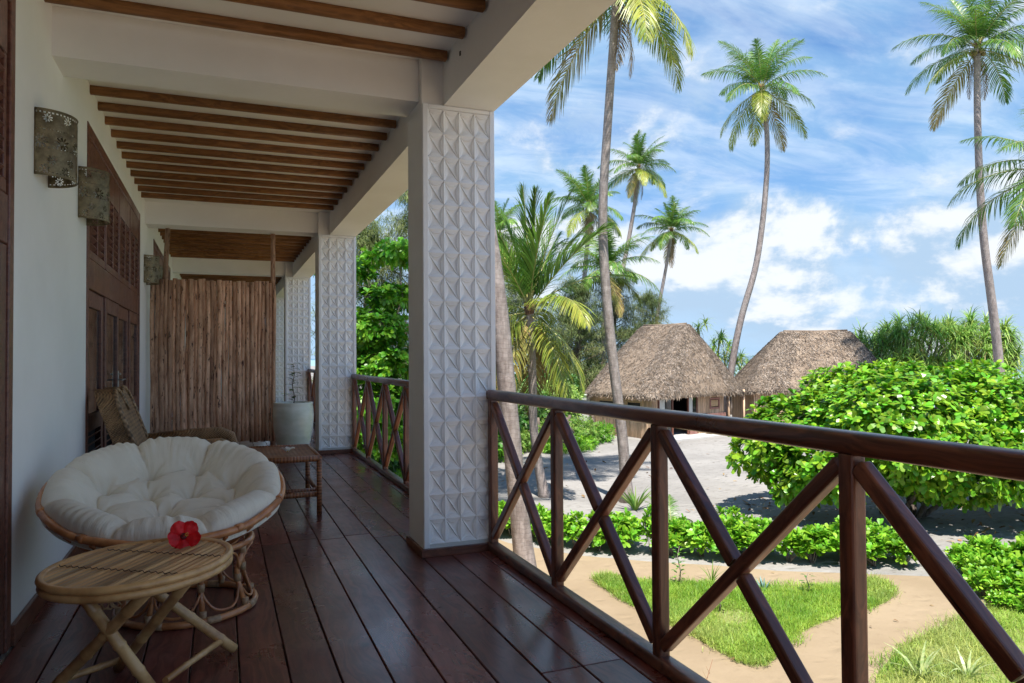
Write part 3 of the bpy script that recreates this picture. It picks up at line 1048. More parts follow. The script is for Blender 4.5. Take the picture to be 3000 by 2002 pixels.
for i in range(NB):
    dip = smax(dip, crease(B[i], B[(i + 1) % NB], .030, .050))
    r0, a0 = butt[i]
    dip = smax(dip, crease(B[i], (CR * 1.02 * math.cos(a0), CR * 1.02 * math.sin(a0)), .046, .050))
for i, j in ((8, 9), (9, 10), (8, 10), (8, 0), (8, 1), (9, 2), (9, 3), (9, 4), (10, 5), (10, 6), (8, 7), (10, 7)):
    dip = smax(dip, crease(B[i], B[j], .024, .045))
# fine gathers: strongest near the buttons and round the outer roll
wr = np.zeros_like(X)
for kk in range(9):
    k1, ph, f2 = crn.integers(26, 80), crn.uniform(0, 6), crn.uniform(3, 9)
    wr += np.sin(TH_ * k1 + ph + 1.6 * np.sin(RR * f2 + ph) + 1.2 * np.sin(TH_ * 5 + ph * 2)) * np.clip(np.sin(TH_ * crn.integers(2, 6) + crn.uniform(0, 6)), 0, 1)
wr *= .0021 * np.clip((RR - .55) / .35, 0, 1)
for x_, y_ in zip(bx, by):
    dd = np.hypot(X - x_, Y - y_)
    an = np.arctan2(Y - y_, X - x_)
    wr += .0055 * np.sin(an * 9 + x_ * 90 + 2 * np.sin(an * 2)) * np.exp(-((dd - .04) / .045) ** 2)
prof_ = -.085 * (1 - RR ** 2.4) + .066 * np.exp(-((RR - .82) / .20) ** 2)
fall = np.clip((RR - .84) / .16, 0, 1)
ztop = prof_ + .035 - dip * (1 - .45 * fall) + wr - .085 * (1 - np.sqrt(np.clip(1 - fall ** 2, 0, 1)))
rad_ = 1 + .035 * np.sin(fall * PI) + .012 * np.sin(TH_ * NB - PI * .5) * fall
XT, YT = X * rad_, Y * rad_ + .024
lowz = -.055 + .0 * RR
zb_ = np.array(bowl_z(RR * CR * .99)) + .004
ztop = np.where(RR > .999, lowz, ztop)
Vt = np.stack([XT, YT, ztop], -1).reshape(-1, 3)
Vb = np.stack([X * (1 + .02 * np.sin(RR * PI)), Y * (1 + .02 * np.sin(RR * PI)) + .018 * RR, np.where(RR > .999, lowz, np.minimum(zb_, -.055))], -1).reshape(-1, 3)
i = np.arange(nr - 1)[:, None]
j = np.arange(nth)[None]
q = np.stack([i * nth + j, (i + 1) * nth + j, (i + 1) * nth + (j + 1) % nth, i * nth + (j + 1) % nth], -1).reshape(-1, 4)
bb = MB().add(Vt, q, True).add(Vb, q[:, ::-1], True)
o = link('cushion', bb.mesh('cushion', CUSH), None, PM)
tag(o, 'round tufted beige cushion lying in the papasan chair', 'cushion')
BTN = MB().ball((0, 0, 0), .010, 8, 6, (1, 1, .5)).mesh('button', CUSH)
for (r_, a) in butt:
    ii = min(nr - 1, int(r_ * (nr - 1)))
    jj = int(a / (2 * PI) * nth) % nth
    link('button', BTN, o, PM @ Matrix.Translation((float(XT[ii, jj]), float(YT[ii, jj]), float(ztop[ii, jj]) + .002)))

# ---- folding bamboo table
TC = Vector((-.275, 3.005, 3.482))
TR = .308
t = thing('bamboo_table', 'low folding bamboo side table with oval slatted top, in front of the papasan chair', 'table', (TC.x, TC.y, 3))
TM = Matrix.Translation(TC) @ Matrix.Rotation(R(-2.5), 4, 'Y')
for rr_, zr, tr in ((TR, .002, .014), (TR - .004, -.024, .0155)):
    link('rim', MB().tube([(rr_ * math.cos(a), rr_ * math.sin(a), zr) for a in ths], tr, 10, closed=True).mesh('rim', BAMB), t, TM)
SL = R(58)          # direction of the slats on the top
sw = .0295
ns = int(TR * 2 / sw)
for i in range(-ns // 2, ns // 2 + 1):
    yy = i * sw
    if abs(yy) > TR - .012: continue
    hl = math.sqrt((TR - .006) ** 2 - yy ** 2)
    key = ('sl', i)
    m_ = MB().sweep(np.array([(-hl, 0, 0), (0, 0, 0), (hl, 0, 0)]), np.array([(-sw * .45, -.006), (sw * .45, -.006), (sw * .43, .001), (sw * .2, .0060), (-sw * .2, .0060), (-sw * .43, .001)]),
                    True, False, False, 0, None, (0, 0, 1)).mesh('slat', SLATB)
    link('slat', m_, t, TM @ Matrix.Rotation(SL, 4, 'Z') @ Matrix.Translation((0, yy, .002 + random.uniform(-.0008, .0008))))
for off in (-.105, .105):
    bb = MB()
    L_ = math.sqrt((TR - .01) ** 2 - off ** 2)
    yyy = -L_
    pts = []
    k = 0
    while yyy < L_:
        pts.append((off + (.0035 if k % 2 else -.0035), yyy, .0095 + (.003 if k % 2 else -.001)))
        yyy += sw * .5
        k += 1
    bb.tube(pts, .0019, 5)
    link('lashing', bb.mesh('lashing', CORDM), t, TM @ Matrix.Rotation(SL - R(8), 4, 'Z'))
def bamboo(name, p, q, r_, parent):
    p, q = Vector(p), Vector(q)
    M_, L_ = frame(p, q)
    xs, rs_ = [], []
    x_ = 0
    rnd = random.Random(int(L_ * 1e4))
    xs = [0.]
    rs_ = [r_]
    nodes = []
    while x_ < L_ - .12:
        x_ += rnd.uniform(.11, .17)
        if x_ < L_ - .02:
            for dx, k in ((-.012, 1), (-.003, 1.10), (.003, 1.12), (.012, .98)):
                xs.append(x_ + dx)
                rs_.append(r_ * k)
    xs.append(L_)
    rs_.append(r_)
    bb = MB().tube([(x_, .002 * math.sin(x_ * 9), 0) for x_ in xs], rs_, 12)
    return link(name, bb.mesh(name, BAMB), parent, M_)
bamboo('leg', (-.47, 2.93, 3.452), (-.215, 2.965, 3.014), .021, t)
bamboo('leg', (-.40, 3.24, 3.452), (.055, 3.295, 3.016), .020, t)
bamboo('leg', (-.215, 2.80, 3.452), (-.575, 3.155, 3.016), .021, t)
bamboo('leg', (-.09, 2.90, 3.452), (-.375, 3.265, 3.016), .020, t)
bamboo('stretcher', (-.185, 2.958, 3.062), (.005, 3.285, 3.062), .0125, t)
bamboo('stretcher', (-.545, 3.125, 3.055), (-.36, 3.245, 3.055), .0125, t)
bamboo('stretcher', (-.50, 2.90, 3.438), (-.04, 2.93, 3.438), .012, t)
bamboo('stretcher', (-.45, 3.20, 3.438), (-.02, 3.19, 3.438), .012, t)
bb = MB()
for k in range(5):
    pts = [(-.40 + .012 * k + .02 * math.sin(q * 3 + k), 3.0 + .01 * math.cos(q * 2 + k), 3.43 - .10 * math.sin(q)) for q in np.linspace(0, PI, 9)]
    bb.tube(pts, .0032, 5)
link('hanging_cord', bb.mesh('hanging_cord', BIND), t)

# ---- red hibiscus on the table
HC = Vector((-.135, 3.165, 3.52))
t = thing('hibiscus_flower', 'red hibiscus bloom lying on the bamboo table', 'flower', (HC.x, HC.y, 3.493))
HM = Matrix.Translation(HC + Vector((0, 0, .012))) @ Matrix.Rotation(R(12), 4, 'Z') @ Matrix.Rotation(R(66), 4, 'X') @ Matrix.Scale(1.2, 4)
nu, nv = 9, 8
for kpet in range(5):
    a0 = kpet * 2 * PI / 5 + PI / 2 + .5
    V = []
    for iv in range(nv + 1):
        s_ = iv / nv
        wd = .0275 * math.sin(min(1, s_ * 1.0 + .04) * PI * .70) ** .9
        for iu in range(nu + 1):
            u_ = iu / nu * 2 - 1
            rr_ = .004 + .047 * s_ * (1 - .18 * abs(u_) ** 3)
            zc = .004 * (kpet % 2) * s_ + .018 * s_ ** 1.5 + .004 * math.sin(u_ * 9 + kpet) * s_ ** 2 + .003 * math.sin(s_ * 14 + u_ * 3) * s_ - .010 * u_ * u_
            V.append((rr_ * math.cos(a0) - u_ * wd * math.sin(a0), rr_ * math.sin(a0) + u_ * wd * math.cos(a0), zc))
    k = nu + 1
    q = [(i_ * k + j_, i_ * k + j_ + 1, (i_ + 1) * k + j_ + 1, (i_ + 1) * k + j_) for i_ in range(nv) for j_ in range(nu)]
    link('petal', MB().add(V, np.array(q), True).mesh('petal', REDP), t, HM)
link('throat', MB().ball((0, 0, .002), .011, 10, 6, (1, 1, .4)).mesh('throat', DREDP), t, HM)
bb = MB().tube([(0, 0, 0), (.002, .0, .02), (.006, -.004, .046)], [.003, .0025, .002], 6)
for q in range(12): bb.ball((.004 + .004 * math.cos(q * 2.4), -.003 + .004 * math.sin(q * 2.4), .024 + q * .002), .0017, 5, 4, mi=1)
link('stamen', bb.mesh('stamen', [REDP, YELP]), t, HM)

# ---- wicker armchair
t = thing('wicker_armchair', 'brown wicker armchair with a heart-shaped high back beside the door', 'armchair', (-.2, 5.95, 3))
def shell(name, outline, x_of, thick, m, Mw=I4):
    """solid from an outline in (y,z) whose front X is x_of(z)"""
    n = len(outline)
    V = [(x_of(z), y, z) for y, z in outline] + [(x_of(z) - thick, y, z) for y, z in outline]
    q = [(i, i + n, (i + 1) % n + n, (i + 1) % n) for i in range(n)]
    bb = MB().add(V, [np.array(q), np.array([list(range(n))]), np.array([list(range(2 * n - 1, n - 1, -1))])])
    return link(name, bb.mesh(name, m), t, Mw)
yc, hw = 5.95, .40
out_ = [(yc - hw, 3.30), (yc - hw, 3.86)]
for q in np.linspace(PI, 0, 12): out_.append((yc - hw / 2 + hw / 2 * math.cos(q), 3.86 + .16 * math.sin(q) ** .8 + .005))
out_.append((yc, 3.885))
for q in np.linspace(PI, 0, 12): out_.append((yc + hw / 2 + hw / 2 * math.cos(q), 3.86 + .16 * math.sin(q) ** .8 + .005))
out_ += [(yc + hw, 3.30)]
xb_of = lambda z: -.42 - (z - 3.3) * .36
shell('backrest', out_[::-1], xb_of, .12, WICK)
bb = MB()
edge = [(xb_of(z) + .004, y, z) for y, z in out_]
bb.tube(edge, .014, 8)
link('back_border', bb.mesh('back_border', WICKL), t)
for yy in (5.50, 6.40):
    bb = MB()
    pts = [(-.53, yy, 3.60), (-.2, yy, 3.625), (.0, yy, 3.63), (.07, yy, 3.60), (.10, yy, 3.50), (.10, yy, 3.02)]
    bb.sweep(np.array(pts), rrect(.13, .09, .035, 3), True, False, True, 0, None, (0, 0, 1))
    link('armrest', bb.mesh('armrest', WICK), t)
    bb = MB().cbox(-.5, .08, yy - .035, yy + .035, 3.12, 3.58, .012)
    link('side_panel', bb.mesh('side_panel', WICK), t)
bb = MB().cbox(-.47, .09, 5.54, 6.36, 3.26, 3.40, .03)
link('seat', bb.mesh('seat', WICK), t)
bb = MB().cbox(.06, .10, 5.54, 6.36, 3.10, 3.255, .012)
link('front_apron', bb.mesh('front_apron', WICK), t)
for xx in (-.52, .08):
    for yy in (5.50, 6.40):
        link('leg', MB().tube([(xx, yy, 3.0), (xx, yy, 3.2)], .03, 10).mesh('leg', WICK), t)

# ---- wound-cane stool
t = thing('cane_stool', 'low reddish wound-cane footstool with a white flower on it', 'stool', (.47, 6.34, 3))
sx0, sx1, sy0, sy1, zt = .215, .722, 5.925, 6.76, 3.445
bb = MB()
V, nq = [], 14
for iy in range(nq + 1):
    for ix in range(nq + 1):
        u_, v_ = ix / nq, iy / nq
        V.append((sx0 + (sx1 - sx0) * u_, sy0 + (sy1 - sy0) * v_, zt + .012 - .010 * math.sin(u_ * PI) * math.sin(v_ * PI)))
k = nq + 1
q = [(i_ * k + j_, i_ * k + j_ + 1, (i_ + 1) * k + j_ + 1, (i_ + 1) * k + j_) for i_ in range(nq) for j_ in range(nq)]
WEAVE = wicker('woven_stool_seat', (.12, .04, .016), (.34, .13, .052), 110, .6)
bb.add(V, np.array(q), True)
link('woven_seat', bb.mesh('woven_seat', WEAVE), t)
for (p, q_) in (((sx0, sy0), (sx1, sy0)), ((sx1, sy0), (sx1, sy1)), ((sx1, sy1), (sx0, sy1)), ((sx0, sy1), (sx0, sy0))):
    pole('seat_rail', [(p[0], p[1], zt - .004), (q_[0], q_[1], zt - .004)], .024, WRAP, t, 10)
for xx in (sx0, sx1):
    for yy in (sy0, sy1):
        pole('leg', [(xx, yy, 3.0), (xx, yy, 3.22), (xx, yy, zt)], .0205, WRAP, t, 10)
for xx in (sx0, sx1): pole('stretcher', [(xx, sy0, 3.17), (xx, sy1, 3.17)], .019, WRAP, t, 10)
pole('stretcher', [(sx0, sy0 + .14, 3.17), (sx1, sy0 + .14, 3.17)], .019, WRAP, t, 10)
pole('stretcher', [(sx0, sy0 + .02, 3.16), (sx1, sy0 + .02, 3.16)], .022, WRAP, t, 10)

# ---- white plumeria on the stool
PFC = Vector((.505, 6.25, 3.462))
t = thing('plumeria_flower', 'small white and yellow blossom on the cane footstool', 'flower', PFC)
for kp in range(5):
    a0 = kp * 2 * PI / 5
    V = []
    for iv in range(6):
        s_ = iv / 5
        wd = .022 * math.sin((s_ * .92 + .06) * PI) ** .7
        for u_ in (-1, 0, 1):
            rr_ = .004 + .058 * s_
            V.append((rr_ * math.cos(a0) - u_ * wd * math.sin(a0), rr_ * math.sin(a0) + u_ * wd * math.cos(a0), .006 + .03 * math.sin(s_ * PI * .7) + .004 * u_))
    q = [(i_ * 3 + j_, i_ * 3 + j_ + 1, (i_ + 1) * 3 + j_ + 1, (i_ + 1) * 3 + j_) for i_ in range(5) for j_ in range(2)]
    link('petal', MB().add(V, np.array(q), True).mesh('petal', WHP), t, Matrix.Translation(PFC))
link('flower_centre', MB().ball((0, 0, .012), .011, 8, 6).mesh('flower_centre', YELP), t, Matrix.Translation(PFC))

# ---- tall glazed pot with a thin plant
PP = Vector((.815, 9.2, 3.0))
prof = [(.0, .0), (.150, .0), (.158, .02), (.20, .22), (.232, .42), (.240, .54), (.232, .64), (.226, .665), (.232, .685), (.226, .70), (.208, .698), (.204, .66), (.21, .6), (.0, .6)]
t = thing('ceramic_pot', 'tall pale green glazed pot standing by the second column', 'plant pot', PP)
link('pot_body', MB().lathe(prof[:-1], 40).mesh('pot_body', POTM), t, Matrix.Translation(PP))
link('soil', MB().lathe([(.0, .625), (.1, .63), (.209, .62)], 24).mesh('soil', SOIL), t, Matrix.Translation(PP))
def leafquads(bb, base, dirv, L_, W_, nrm=(0, 0, 1), droop=.2, mi=0):
    d_ = Vector(dirv).normalized()
    wv = d_.cross(Vector(nrm)).normalized() * W_ / 2
    p0 = Vector(base)
    pts = []
    for s_, ww in ((0, .12), (.25, .8), (.55, 1.), (.82, .6), (1, .05)):
        c_ = p0 + d_ * L_ * s_ + Vector((0, 0, -droop * L_ * s_ * s_))
        pts += [tuple(c_ - wv * ww), tuple(c_ + Vector((0, 0, -.06 * W_))), tuple(c_ + wv * ww)]
    q = [(i_ * 3 + j_, i_ * 3 + j_ + 1, (i_ + 1) * 3 + j_ + 1, (i_ + 1) * 3 + j_) for i_ in range(4) for j_ in range(2)]
    bb.add(pts, np.array(q), True, mi)
t = thing('potted_plant', 'thin sparse stem with dark leaves growing in the pale green pot', 'plant', PP + Vector((0, 0, .62)))
stem = [(.0, 0, .62), (.015, 0, .76), (-.01, .01, .9), (.012, 0, 1.03), (.0, 0, 1.16)]
link('stem', MB().tube(stem, [.008, .007, .006, .005, .003], 6).mesh('stem', BARKD), t, Matrix.Translation(PP))
rl = random.Random(8)
for k in range(22):
    z_ = .70 + .47 * k / 21
    a = k * 2.4
    bb = MB()
    leafquads(bb, (0, 0, z_), (math.cos(a), math.sin(a), rl.uniform(.1, .7)), rl.uniform(.09, .14), rl.uniform(.045, .06), droop=.3)
    link('leaf', bb.mesh('leaf', LEAF_DARK), t, Matrix.Translation(PP))
bb = MB()
leafquads(bb, (0, 0, .80), (-1, -.3, .25), .16, .05)
link('leaf', bb.mesh('leaf', LEAF_HEDGE), t, Matrix.Translation(PP))

# ================================================================== THE GROUND
def poly_sheet(name, pts, z, m, kind='structure', parent=None):
    me = bpy.data.meshes.new(name)
    me.from_pydata([(x, y, z) for x, y in pts], [], [list(range(len(pts)))])
    me.materials.append(m)
    return link(name, me, parent, I4, kind)

def smooth_loop(pts, it=2):
    for _ in range(it):
        out_ = []
        for a, c in zip(pts, pts[1:] + pts[:1]):
            out_ += [(a[0] * .75 + c[0] * .25, a[1] * .75 + c[1] * .25), (a[0] * .25 + c[0] * .75, a[1] * .25 + c[1] * .75)]
        pts = out_
    return pts

nx = 150
gx = np.concatenate([np.linspace(-60, 0, 8)[:-1], np.linspace(0, 45, 150), np.linspace(45, 62, 12)[1:]])
gy = np.concatenate([np.linspace(-60, 4, 8)[:-1], np.linspace(4, 48, 150), np.linspace(48, 400, 14)[1:]])
GX, GY = np.meshgrid(gx, gy)
def dune(x, y):
    h = .05 * np.sin(x * .7 + 1.3 * np.sin(y * .31)) * np.sin(y * .53 + .8) + .025 * np.sin(x * 1.9 + y * 1.3) * np.sin(y * 2.1 - x)
    return h
hedge_line = [(6.08, 15.53), (7.09, 13.96), (8.16, 13.03), (9.29, 12.22), (10.14, 11.46), (11.03, 10.96), (12.38, 10.15), (13.42, 9.57), (14.16, 9.37), (20, 7.6), (30, 5.5), (70, -2)]
hx, hy = np.array([p[0] for p in hedge_line]), np.array([p[1] for p in hedge_line])
yl = np.interp(GX, hx, hy, left=40)
off = np.clip((GY - yl - .3) / 1.5, 0, 1) * (GX > 5)
GZ = (dune(GX, GY) + .06) * off
edge = 60 + .03 * GY
GZ = np.where(GX > edge - 12, GZ - ((GX - (edge - 12)) / 12) ** 1.5 * 2.2, GZ)
k = len(gx)
i = np.arange(len(gy) - 1)[:, None]
j = np.arange(k - 1)[None]
q = np.stack([i * k + j, i * k + j + 1, (i + 1) * k + j + 1, (i + 1) * k + j], -1).reshape(-1, 4)
MB().add(np.stack([GX, GY, GZ], -1).reshape(-1, 3), q, True).build('ground', SAND, kind='structure')
MB().add([(40, -4000, -.75), (5500, -4000, -.75), (5500, 5500, -.75), (-3000, 5500, -.75), (-3000, 399, -.75), (40, 399, -.75)], np.array([[0, 1, 2, 5], ])).add(
    [(40, 399, -.75), (5500, 5500, -.75), (-3000, 5500, -.75), (-3000, 399, -.75)], np.array([[0, 1, 2, 3]])).build('sea', SEA, kind='structure')
path = [(-.84, -20), (-.84, 34), (3.6, 34), (4.4, 27), (5.0, 21), (5.6, 17.5)] + hedge_line[:10] + [(24, 6.8), (24, -20)]
poly_sheet('path', path, .006, PATHM)

island = [(6.52, 12.35), (6.89, 12.35), (7.38, 11.83), (7.57, 11.53), (8.21, 11.26), (9.09, 10.89), (10.29, 10.23), (11.28, 10.25), (11.34, 9.94), (10.88, 9.41), (10.14, 9.18),
          (9.77, 9.18), (9.13, 9.09), (8.07, 8.75), (6.98, 8.05), (6.73, 8.04), (6.61, 8.21), (6.61, 8.67), (6.59, 9.49), (6.52, 9.94), (6.45, 10.97), (6.46, 11.58)]
lawn = [(7.45, 6.75), (7.75, 7.05), (8.13, 7.33), (8.64, 7.57), (8.95, 7.77), (9.71, 7.98), (10.41, 8.17), (10.79, 8.21), (11.57, 8.44), (12.25, 8.52), (14.5, 8.3), (16, 6), (14, 3.2), (9, 2.6), (7.3, 5.6)]
EARTH = mat('grassy_earth', (.16, .20, .04), (.24, .27, .07), 3, rough=.95, c3=(.24, .2, .11))
for nm, pg in (('lawn_island', island), ('lawn_edge', lawn)):
    pg2 = smooth_loop(pg, 2)
    cx, cy = sum(p[0] for p in pg2) / len(pg2), sum(p[1] for p in pg2) / len(pg2)
    V = []
    for s_, z in ((1, .004), (.97, .03), (.8, .05), (.4, .06)):
        V += [(cx + (x - cx) * s_, cy + (y - cy) * s_, z) for x, y in pg2]
    n = len(pg2)
    q = [(a * n + i, a * n + (i + 1) % n, (a + 1) * n + (i + 1) % n, (a + 1) * n + i) for a in range(3) for i in range(n)]
    MB().add(V, [np.array(q), np.array([list(range(3 * n, 4 * n))])], True).build('lawn', EARTH, kind='structure')

def inside(px, py, poly):
    c = np.zeros(len(px), bool)
    n = len(poly)
    for i in range(n):
        x1, y1 = poly[i]
        x2, y2 = poly[(i + 1) % n]
        cond = ((y1 > py) != (y2 > py)) & (px < (x2 - x1) * (py - y1) / (y2 - y1 + 1e-12) + x1)
        c ^= cond
    return c

# ------------------------------------------------------------------ leaf scatter builders (vectorised)
def unit(a): return a / (np.linalg.norm(a, axis=-1, keepdims=True) + 1e-9)

def basis(ax):
    ref = np.where(np.abs(ax[:, 2:3]) < .9, np.array([[0, 0, 1.]]), np.array([[1., 0, 0]]))
    u = unit(np.cross(ax, ref))
    return u, np.cross(ax, u)

def rosettes(bb, C_, A_, nl, L_, W_, th=(35, 80), jit=.25, mi=0, rng=RNG, droop=.18, blunt=True):
    """whorls of spoon-shaped leaves: one quad and one triangle each"""
    N = len(C_)
    A_ = unit(A_)
    u, v = basis(A_)
    ph = (np.arange(nl)[None] * 2.4 + rng.uniform(0, 6.3, (N, 1)))[..., None]
    tt = np.radians(rng.uniform(th[0], th[1], (N, nl, 1)))
    D = unit(np.cos(tt) * A_[:, None] + np.sin(tt) * (np.cos(ph) * u[:, None] + np.sin(ph) * v[:, None]))
    LL = L_ * rng.uniform(1 - jit, 1 + jit, (N, nl, 1))
    WV = unit(np.cross(D, A_[:, None] + .001)) * W_ * (LL / L_) * .5
    P0 = C_[:, None] + D * LL * .06
    dn = np.array([0, 0, -1.]) * LL * droop
    up_ = A_[:, None] * LL * .05
    M0, M1 = P0 - WV * .22, P0 + WV * .22
    m_ = P0 + D * LL * .58 + dn * .3 + up_
    e_ = P0 + D * LL * .93 + dn * .85 + up_ * .3
    V = np.stack([M0, M1, m_ + WV, m_ - WV, e_ + WV * (.72 if blunt else .25), e_ - WV * (.72 if blunt else .25), P0 + D * LL + dn], 2).reshape(-1, 3)
    n = N * nl
    b0 = np.arange(n) * 7
    bb.add(V, [np.stack([b0, b0 + 1, b0 + 2, b0 + 3], -1), np.stack([b0 + 3, b0 + 2, b0 + 4, b0 + 5], -1), np.stack([b0 + 5, b0 + 4, b0 + 6], -1)], False, mi)

def straps(bb, C_, D_, L_, W_, bend, mi=0, seg=(0, .35, .7, 1), rng=RNG, wtip=.1, side=None, ud=None):
    """long narrow leaves bending down under their weight. C_, D_ (N,3); L_, W_, bend (N,) """
    N = len(C_)
    D_ = unit(D_)
    sd = unit(np.cross(D_, np.array([[0, 0, 1.]]) + rng.uniform(-.25, .25, (N, 3)))) if side is None else side
    rows = []
    P = C_.copy()
    dcur = D_.copy()
    prev = 0
    for kk, s_ in enumerate(seg):
        if kk:
            P = P + dcur * ((s_ - prev) * L_)[:, None]
            dcur = unit(dcur + np.array([[0, 0, -1.]]) * (bend * (s_ - prev) * 1.6)[:, None])
        ww = (W_ * (.6 + .8 * s_) if s_ < .4 else W_ * (1 - (s_ - .35) / .65 * (1 - wtip)))
        rows += [P - sd * (ww * .5)[:, None], P + sd * (ww * .5)[:, None]]
        prev = s_
    V = np.stack(rows, 1)
    m = len(seg)
    V = V.reshape(-1, 3)
    b0 = np.arange(N)[:, None] * 2 * m
    kk = np.arange(m - 1)[None] * 2
    q = np.stack([b0 + kk, b0 + kk + 1, b0 + kk + 3, b0 + kk + 2], -1).reshape(-1, 4)
    bb.add(V, q, False, mi)

# ------------------------------------------------------------------ grass
def grass(name, poly, n, z, label, L_=(.07, .17), seed=1):
    rng = np.random.default_rng(seed)
    xs = [p[0] for p in poly]
    ys_ = [p[1] for p in poly]
    x = rng.uniform(min(xs) - .1, max(xs) + .1, n * 3)
    y = rng.uniform(min(ys_) - .1, max(ys_) + .1, n * 3)
    sg = .035 + .10 * np.clip(np.sin(x * 4.1 + y * 2.3) * np.sin(y * 5.3 - x * 3.1), 0, 1)
    xj, yj = x + rng.normal(0, 1, len(x)) * sg, y + rng.normal(0, 1, len(x)) * sg
    bare = np.sin(x * 1.7 + 2.2 * np.sin(y * 1.1)) * np.sin(y * 1.9 + x * .7) > .80
    ok = inside(xj, yj, poly) & ~(bare & (rng.random(len(x)) < .75))
    x, y = x[ok][:n], y[ok][:n]
    N = len(x)
    C_ = np.stack([x, y, np.full(N, z)], -1)
    patch = .5 + .5 * np.sin(x * 3.1 + 1.7 * np.sin(y * 2.3)) * np.sin(y * 2.7 + x)
    D_ = np.stack([rng.normal(0, .45, N), rng.normal(0, .45, N), np.ones(N)], -1)
    L2 = rng.uniform(L_[0], L_[1], N) * (.7 + .6 * patch)
    bb = MB()
    straps(bb, C_, D_, L2, rng.uniform(.006, .012, N), rng.uniform(.3, 1.3, N), seg=(0, .5, 1), rng=rng)
    return bb.build(name, GRASSM, kind='stuff')

grass('grass', island, 60000, .03, '', seed=2)
gl = [p for p in lawn]
grass('grass', gl, 66000, .03, '', L_=(.07, .2), seed=3)

# ------------------------------------------------------------------ palms
def frond_mesh(name, L_, el0, droop, mats, seed, nl=64, hang=.35, lw=.05, fold=0.):
    rng = np.random.default_rng(seed)
    n = 26
    t_ = np.linspace(0, 1, n)
    el = R(el0) - R(droop) * t_ ** 1.35
    lat = .10 * np.sin(t_ * 2.5 + seed) * L_ * .25 * t_
    ds = L_ / (n - 1)
    xs = np.concatenate([[0], np.cumsum(np.cos(el[:-1]) * ds)])
    zs = np.concatenate([[0], np.cumsum(np.sin(el[:-1]) * ds)])
    P = np.stack([xs, lat, zs], -1)
    bb = MB()
    bb.tube(P, .030 * (1 - t_ * .86) * L_ / 4, 5, mi=1)
    T = unit(np.gradient(P, axis=0))
    tl = np.linspace(.13, .985, nl)
    tl = tl + rng.uniform(-.004, .004, nl)
    bp = np.stack([np.interp(tl, t_, P[:, c]) for c in range(3)], -1)
    tg = unit(np.stack([np.interp(tl, t_, T[:, c]) for c in range(3)], -1))
    for s_ in (-1, 1):
        side = np.array([[0, 1., 0]]) * s_
        nrm = unit(np.cross(tg, side * s_))
        fwd = .35 + .75 * tl ** 1.5
        dirv = unit(side * (1 - .25 * tl)[:, None] * (1 - .45 * fold) + tg * (fwd * (1 + 1.1 * fold))[:, None] + nrm * (.28 - .1 * tl)[:, None] + np.array([[0, 0, -1.]]) * hang * (.4 + .9 * rng.random((nl, 1)))
                    + rng.normal(0, .07, (nl, 3)))
        ll = L_ * .27 * np.sin(np.clip(.14 + .86 * tl, 0, 1) * PI) ** .55 * rng.uniform(.82, 1.08, nl)
        ll = np.maximum(ll, L_ * .06)
        straps(bb, bp, dirv, ll, np.full(nl, lw), rng.uniform(.5, 1.3, nl) * (.5 + hang), seg=(0, .3, .65, 1), rng=rng, wtip=.12,
               side=unit(np.cross(dirv, np.cross(dirv, tg) + nrm * .2) + tg * .3))
    return bb.mesh(name, mats)

CLS = [(82, 22, .12, FR_G), (68, 45, .22, FR_G), (52, 62, .3, FR_G), (36, 75, .38, FR_G), (18, 78, .45, FR_G), (0, 70, .5, FR_G), (-22, 55, .5, FR_Y), (-50, 30, .4, FR_D)]
FM = {}
def fronds_for(size, lw):
    key = (size, lw)
    if key not in FM:
        FM[key] = [[frond_mesh('frond', size * (.8 if c == 0 else 1.), e, dr, (m_, RACH), 31 * c + v, hang=h_, lw=lw) for v in range(3)] for c, (e, dr, h_, m_) in enumerate(CLS)]
    return FM[key]
FR_B = mat('dead_palm_leaflet', (.22, .14, .07), (.38, .27, .15), .8, rough=.7, island=.35, translucent=.15, rand=.15)
DEADF = [frond_mesh('frond', 3.6, -52, 30, (FR_B, FR_B), 300 + v, nl=46, hang=.6, lw=.045) for v in range(2)]
FM[('stiff', 3.6)] = [[frond_mesh('frond', 3.5, e, dr, (m_, RACH), 7 * c + v + 100, hang=h_, lw=.055, fold=fo) for v in range(3)] for c, (e, dr, h_, m_, fo) in enumerate(
    [(80, 14, .05, FR_G, 1.), (68, 20, .08, FR_G, 1.), (57, 32, .12, FR_G, .8), (40, 55, .3, FR_G, .4), (18, 75, .45, FR_Y, .2), (-5, 75, .5, FR_Y, 0.), (-35, 50, .45, FR_Y, 0.), (-58, 26, .4, FR_D, 0.)])]

